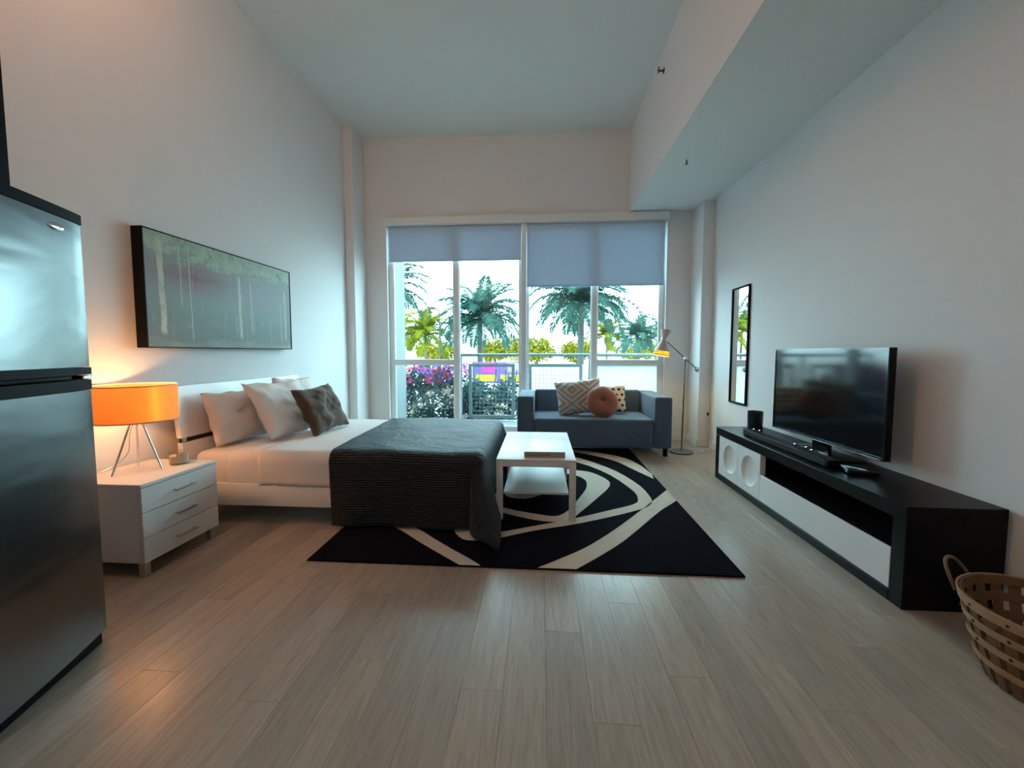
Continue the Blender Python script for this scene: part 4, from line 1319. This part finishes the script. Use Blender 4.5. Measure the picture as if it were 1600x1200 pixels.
def frond_mesh(mat, L, a0, a1, seed, nl=44, w=0.055, ll=0.62):
    rnd = random.Random(seed)
    verts, faces = [], []
    n = 26
    p = Vector((0, 0, 0)); pts = []
    for i in range(n + 1):
        t = i / n
        a = a0 + (a1 - a0) * t ** 1.15
        pts.append((p.copy(), a))
        p = p + Vector((math.cos(a), 0, math.sin(a))) * (L / n)
    # rachis as a thin three-sided tube
    for i, (q, a) in enumerate(pts):
        r = 0.022 * (1 - 0.8 * i / n)
        up = Vector((-math.sin(a), 0, math.cos(a)))
        verts += [q + up * r, q + Vector((0, r, -r * 0.3)), q + Vector((0, -r, -r * 0.3))]
    for i in range(n):
        for k in range(3):
            faces.append((i * 3 + k, i * 3 + (k + 1) % 3, (i + 1) * 3 + (k + 1) % 3, (i + 1) * 3 + k))
    for j in range(nl):
        t = 0.10 + 0.90 * j / (nl - 1)
        f = t * n
        k = min(int(f), n - 1)
        q = pts[k][0].lerp(pts[k + 1][0], f - k)
        a = pts[k][1]
        fw = Vector((math.cos(a), 0, math.sin(a)))
        up = Vector((-math.sin(a), 0, math.cos(a)))
        ln = ll * (math.sin(PI * (0.14 + 0.80 * t)) ** 0.7) * rnd.uniform(0.85, 1.1)
        for s in (-1, 1):
            d = (fw * (0.45 + 0.5 * t) + Vector((0, s, 0)) * 0.85 + up * rnd.uniform(0.0, 0.25)).normalized()
            mid = q + d * ln * 0.55
            tip = q + d * ln + Vector((0, 0, -0.32 * ln))
            side = fw * w * 0.5
            b = len(verts)
            verts += [q - side * 0.5, q + side * 0.5, mid + side, tip, mid - side]
            faces += [(b, b + 1, b + 2, b + 4), (b + 4, b + 2, b + 3)]
    me = bpy.data.meshes.new('frond')
    me.from_pydata([tuple(v) for v in verts], [], faces)
    me.materials.append(mat)
    return me


def frond_set(mat, L, w, ll=0.62):
    return [frond_mesh(mat, L, R(a0), R(a1), i, w=w, ll=ll) for i, (a0, a1) in enumerate(((76, 15), (62, -22), (50, -48), (34, -62), (18, -72), (2, -78)))]


FG = frond_set(palm_green, 2.7, 0.085, 0.72)
FY_ = frond_set(palm_yellow, 2.2, 0.080, 0.66)
FGb = frond_set(palm_green, 3.1, 0.065, 0.75)


def palm(x, y, ztop, fronds, label, seed, nf=24, r=0.16, scale=1.0, lean=0.0, zbase=GZ):
    rnd = random.Random(seed)
    t = thing('palm_tree', (x, y, zbase), label, 'palm tree', 'palms outside the window')
    pts = spline([(x - lean, y, zbase), (x - lean * 0.6, y, zbase + (ztop - zbase) * 0.4), (x, y, ztop)], 10)
    tube('trunk', pts, [r * (1.25 - 0.5 * i / 9) for i in range(10)], bark, t, 10)
    for i in range(nf):
        k = min(5, int(6 * i / nf))
        me = fronds[k]
        o = link('frond', me, None, t, Vector((x, y, ztop - 0.02 * i / nf)))
        o.rotation_euler = (rnd.uniform(-0.12, 0.12), rnd.uniform(-0.12, 0.12), i * 2.39996 + rnd.uniform(-0.25, 0.25))
        o.scale = (scale * rnd.uniform(0.9, 1.08),) * 3
    return t


palm(-3.93, 26, 3.30, FG, 'broad dark green palm directly beyond the meshed railing panel', 1, 42, 0.19, 1.18)
palm(1.95, 20, 3.55, FG, 'tall blue green palm whose crown meets the longer blind', 2, 42, 0.17, 1.04)
palm(-9.25, 32, 2.5, FY_, 'small sunlit yellow green palm beside the street lamp', 3, 26, 0.12, 1.2)
palm(-8.55, 22, 4.6, FG, 'palm at the pale balcony side wall, only frond tips showing', 4, 30, 0.17, 1.05)
palm(-12.9, 36, 2.9, FY_, 'sunlit low palm half behind the pale balcony side wall', 5, 22, 0.12, 1.2)
palm(7.9, 34, 2.35, FG, 'shorter dense palm near the window edge by the floor lamp', 6, 30, 0.14, 0.95)
palm(6.9, 43, 2.8, FY_, 'light green palm between the tall palm and the floor lamp', 7, 26, 0.13, 1.2)
palm(12.4, 42.5, 2.9, FG, 'far palm just above the frosted pane', 8, 26, 0.14, 1.05)


def leaf_cloud(rnd, n, centre, rad, size, flat=1.0):
    verts, faces = [], []
    for i in range(n):
        while True:
            p = Vector((rnd.uniform(-1, 1), rnd.uniform(-1, 1), rnd.uniform(-1, 1)))
            if 0.25 < p.length < 1: break
        c = Vector(centre) + Vector((p.x * rad[0], p.y * rad[1], p.z * rad[2]))
        d = Vector((rnd.uniform(-1, 1), rnd.uniform(-1, 1), rnd.uniform(-1, 1))).normalized()
        e = d.cross(Vector((rnd.uniform(-1, 1), rnd.uniform(-1, 1), rnd.uniform(-1, 1)))).normalized()
        s = size * rnd.uniform(0.6, 1.3)
        b = len(verts)
        verts += [c - d * s, c + e * s * 0.45, c + d * s, c - e * s * 0.45]
        faces.append((b, b + 1, b + 2, b + 3))
    return verts, faces


def cloud_obj(name, parts, mat, parent, seed):
    rnd = random.Random(seed)
    V, F_ = [], []
    for n, c, r, s in parts:
        v, f = leaf_cloud(rnd, n, c, r, s)
        b = len(V)
        V += v
        F_ += [tuple(i + b for i in q) for q in f]
    bm = bmesh.new()
    vv = [bm.verts.new(p) for p in V]
    for q in F_: bm.faces.new([vv[i] for i in q])
    return from_bm(name, bm, mat, parent, recalc=False)


random.seed(21)
names = ['behind the broad dark palm', 'between the two large palms', 'behind the tall blue green palm', 'behind the short dense palm', 'behind the small sunlit palm', 'past the window post']
for i, (x, y, w_, h_) in enumerate(((-5.4, 47, 2.2, 1.9), (-0.5, 47, 2.2, 2.0), (4.4, 50, 2.2, 1.8), (13.0, 55, 3.2, 1.8), (-12.2, 47, 2.6, 1.6), (-3.0, 57, 2.4, 2.6))):
    t = thing('shade_tree', (x, y, GZ), 'rounded sunlit yellow green tree ' + names[i], 'tree', 'trees across the street')
    tube('trunk', [(x, y, GZ), (x + 0.1, y, GZ + 0.9), (x, y, GZ + 1.6)], [0.22, 0.17, 0.10], bark, t, 8)
    parts = []
    for k in range(7):
        a = 2 * PI * k / 7
        parts.append((260, (x + math.cos(a) * w_ * 0.55, y + math.sin(a) * w_ * 0.5, GZ + 1.3 + h_ * (0.5 + 0.25 * math.sin(k * 2.1))), (w_ * 0.55, w_ * 0.5, h_ * 0.55), 0.20))
    parts.append((420, (x, y, GZ + 1.5 + h_ * 0.75), (w_ * 0.7, w_ * 0.6, h_ * 0.55), 0.20))
    f_ = cloud_obj('foliage', parts, tree_leaf, t, 40 + i)
    f_['kind'] = 'stuff'

# flowering hedge just past the railing
hedge = thing('flower_bush', (-2.6, 8.1, GZ), 'tall bougainvillea bush with pink and purple blooms behind the railing', 'bush')
hl = leaf_mat('hedge_leaf', (0.020, 0.042, 0.044), (0.10, 0.16, 0.165), 0.3)
rnd = random.Random(5)
parts = []
for i in range(34):
    x = -4.3 + 3.70 * (i % 17) / 16 + rnd.uniform(-0.1, 0.1)
    z = 0.05 if i < 17 else (0.55 if x < -1.55 else 0.28)
    parts.append((430, (x, 8.1 + rnd.uniform(-0.25, 0.3), z + rnd.uniform(-0.1, 0.1)), (0.30, 0.35, 0.40), 0.05))
    parts.append((70, (x, 8.2, -0.5), (0.3, 0.3, 0.5), 0.06))
f_ = cloud_obj('foliage', parts, hl, hedge, 77); f_['kind'] = 'stuff'
bm = bmesh.new()
for i in range(16):
    x = -4.1 + 3.5 * i / 15
    add_tube(bm, spline([(x, 8.15, GZ), (x + rnd.uniform(-.1, .1), 8.1, -0.3), (x + rnd.uniform(-.2, .2), 8.05, 0.4), (x + rnd.uniform(-.25, .25), 8.0, 0.85)], 8), 0.012, 6)
from_bm('stems', bm, bark, hedge)
blooms = (('pink', (0.75, 0.08, 0.35), 30), ('purple', (0.36, 0.16, 0.62), 38), ('red', (0.70, 0.06, 0.07), 12), ('pale', (0.80, 0.66, 0.50), 34), ('yellow', (0.85, 0.62, 0.04), 7))
for nm, col, cnt_ in blooms:
    parts = []
    for i in range(cnt_):
        x = rnd.uniform(-4.2, -1.35) if nm != 'pale' else rnd.uniform(-4.2, -0.6)
        if nm == 'red': x = rnd.choice((-2.05, -1.95, -3.0)) + rnd.uniform(-0.15, 0.15)
        if nm == 'yellow': x = -2.75 + rnd.uniform(-0.12, 0.12)
        z = rnd.uniform(0.62, 0.98) if nm != 'pale' else rnd.uniform(-0.05, 0.55)
        parts.append((16, (x, 7.72 + rnd.uniform(-0.08, 0.06), z), (0.075, 0.05, 0.06), 0.032))
    f_ = cloud_obj(nm + '_blooms', parts, leaf_mat(nm + '_petal', tuple(c * 0.85 for c in col), col, 0.4), hedge, hash(nm) % 1 + len(nm))
    f_['kind'] = 'stuff'

# bright banner beyond the hedge
bn = thing('street_banner', (-1.05, 9.6, GZ), 'purple and magenta street banner with a yellow strip beyond the bush', 'banner')
for xp in (-1.62, -0.42):
    tube('post', [(xp, 9.62, GZ), (xp, 9.62, 0.98)], 0.025, rmat, bn, 10)
box('purple_panel', -1.60, -0.44, 9.575, 9.592, 0.46, 0.96, pm('purple_print', (0.22, 0.16, 0.72), 0.6), bn)
box('magenta_panel', -1.42, -1.06, 9.565, 9.5745, 0.70, 0.94, pm('magenta_print', (0.80, 0.06, 0.52), 0.6), bn)
box('lilac_panel', -0.80, -0.45, 9.565, 9.5745, 0.72, 0.94, pm('lilac_print', (0.50, 0.38, 0.75), 0.6), bn)
for a, b in ((-1.56, -1.06), (-0.96, -0.80), (-0.74, -0.45)):
    box('yellow_strip', a, b, 9.560, 9.5745, 0.50, 0.66, pm('yellow_print', (0.90, 0.66, 0.02), 0.6), bn)

# white planter wall on the right of the bush
tag(box('planter_wall', -0.18, 4.6, 8.6, 8.95, GZ, 0.92, M['trim'], bevel=0.02), 'plain white planter wall beyond the meshed railing', 'planter wall')

# street lamp
lampm = pm('lamp_pole_paint', (0.022, 0.028, 0.030), 0.5)
sl = thing('street_lamp', (-7.25, 28, GZ), 'tall grey street lamp with a boxy head beside the palms', 'street lamp')
tube('pole', [(-7.05, 28, GZ), (-7.08, 28, 3.2), (-7.10, 28, 3.9)], [0.07, 0.055, 0.045], lampm, sl, 10)
tube('bracket', spline([(-7.10, 28, 3.88), (-7.16, 28, 4.12), (-7.32, 28, 4.22), (-7.45, 28, 4.24)], 12), 0.045, lampm, sl, 8)
box('lamp_head', -7.88, -7.40, 27.86, 28.14, 4.18, 4.36, pm('lamp_housing', (0.028, 0.030, 0.032), 0.5), sl, 0.03)

# observation wheel far off
wc = Vector((45.5, 260, 16.5))
wh = thing('observation_wheel', (wc.x, wc.y, GZ), 'pale observation wheel far away behind the palms', 'ferris wheel')
wm = pm('wheel_paint', (0.035, 0.038, 0.045), 0.6)
WR = 18.5
axm = Matrix.Rotation(PI / 2, 4, 'X')
bm = bmesh.new()
for rr in (WR, WR - 1.4):
    add_tube(bm, [(wc.x + rr * math.cos(2 * PI * i / 72), wc.y, wc.z + rr * math.sin(2 * PI * i / 72)) for i in range(73)], 0.25, 6, False)
from_bm('rim', bm, wm, wh)
bm = bmesh.new()
for i in range(36):
    a = 2 * PI * i / 36
    add_tube(bm, [(wc.x, wc.y, wc.z), (wc.x + (WR - 1.4) * math.cos(a), wc.y, wc.z + (WR - 1.4) * math.sin(a))], 0.03, 4)
from_bm('spokes', bm, wm, wh)
gm_ = None
for i in range(36):
    a = 2 * PI * i / 36
    c = Vector((wc.x + (WR + 0.9) * math.cos(a), wc.y, wc.z + (WR + 0.9) * math.sin(a)))
    if gm_ is None:
        o = lathe('gondola', [(0, -0.9), (0.9, -0.75), (1.15, 0), (0.9, 0.75), (0, 0.9)], c, pm('gondola_grey', (0.014, 0.015, 0.02), 0.4), wh, 10); gm_ = o.data
        zb = -0.9
    else: link('gondola', gm_, None, wh, c + Vector((0, 0, -0.9)))
bm = bmesh.new()
for s in (-1, 1):
    add_tube(bm, [(wc.x + s * 9, wc.y + 1.5, GZ), (wc.x, wc.y + 0.6, wc.z)], 0.35, 6)
from_bm('support', bm, wm, wh)
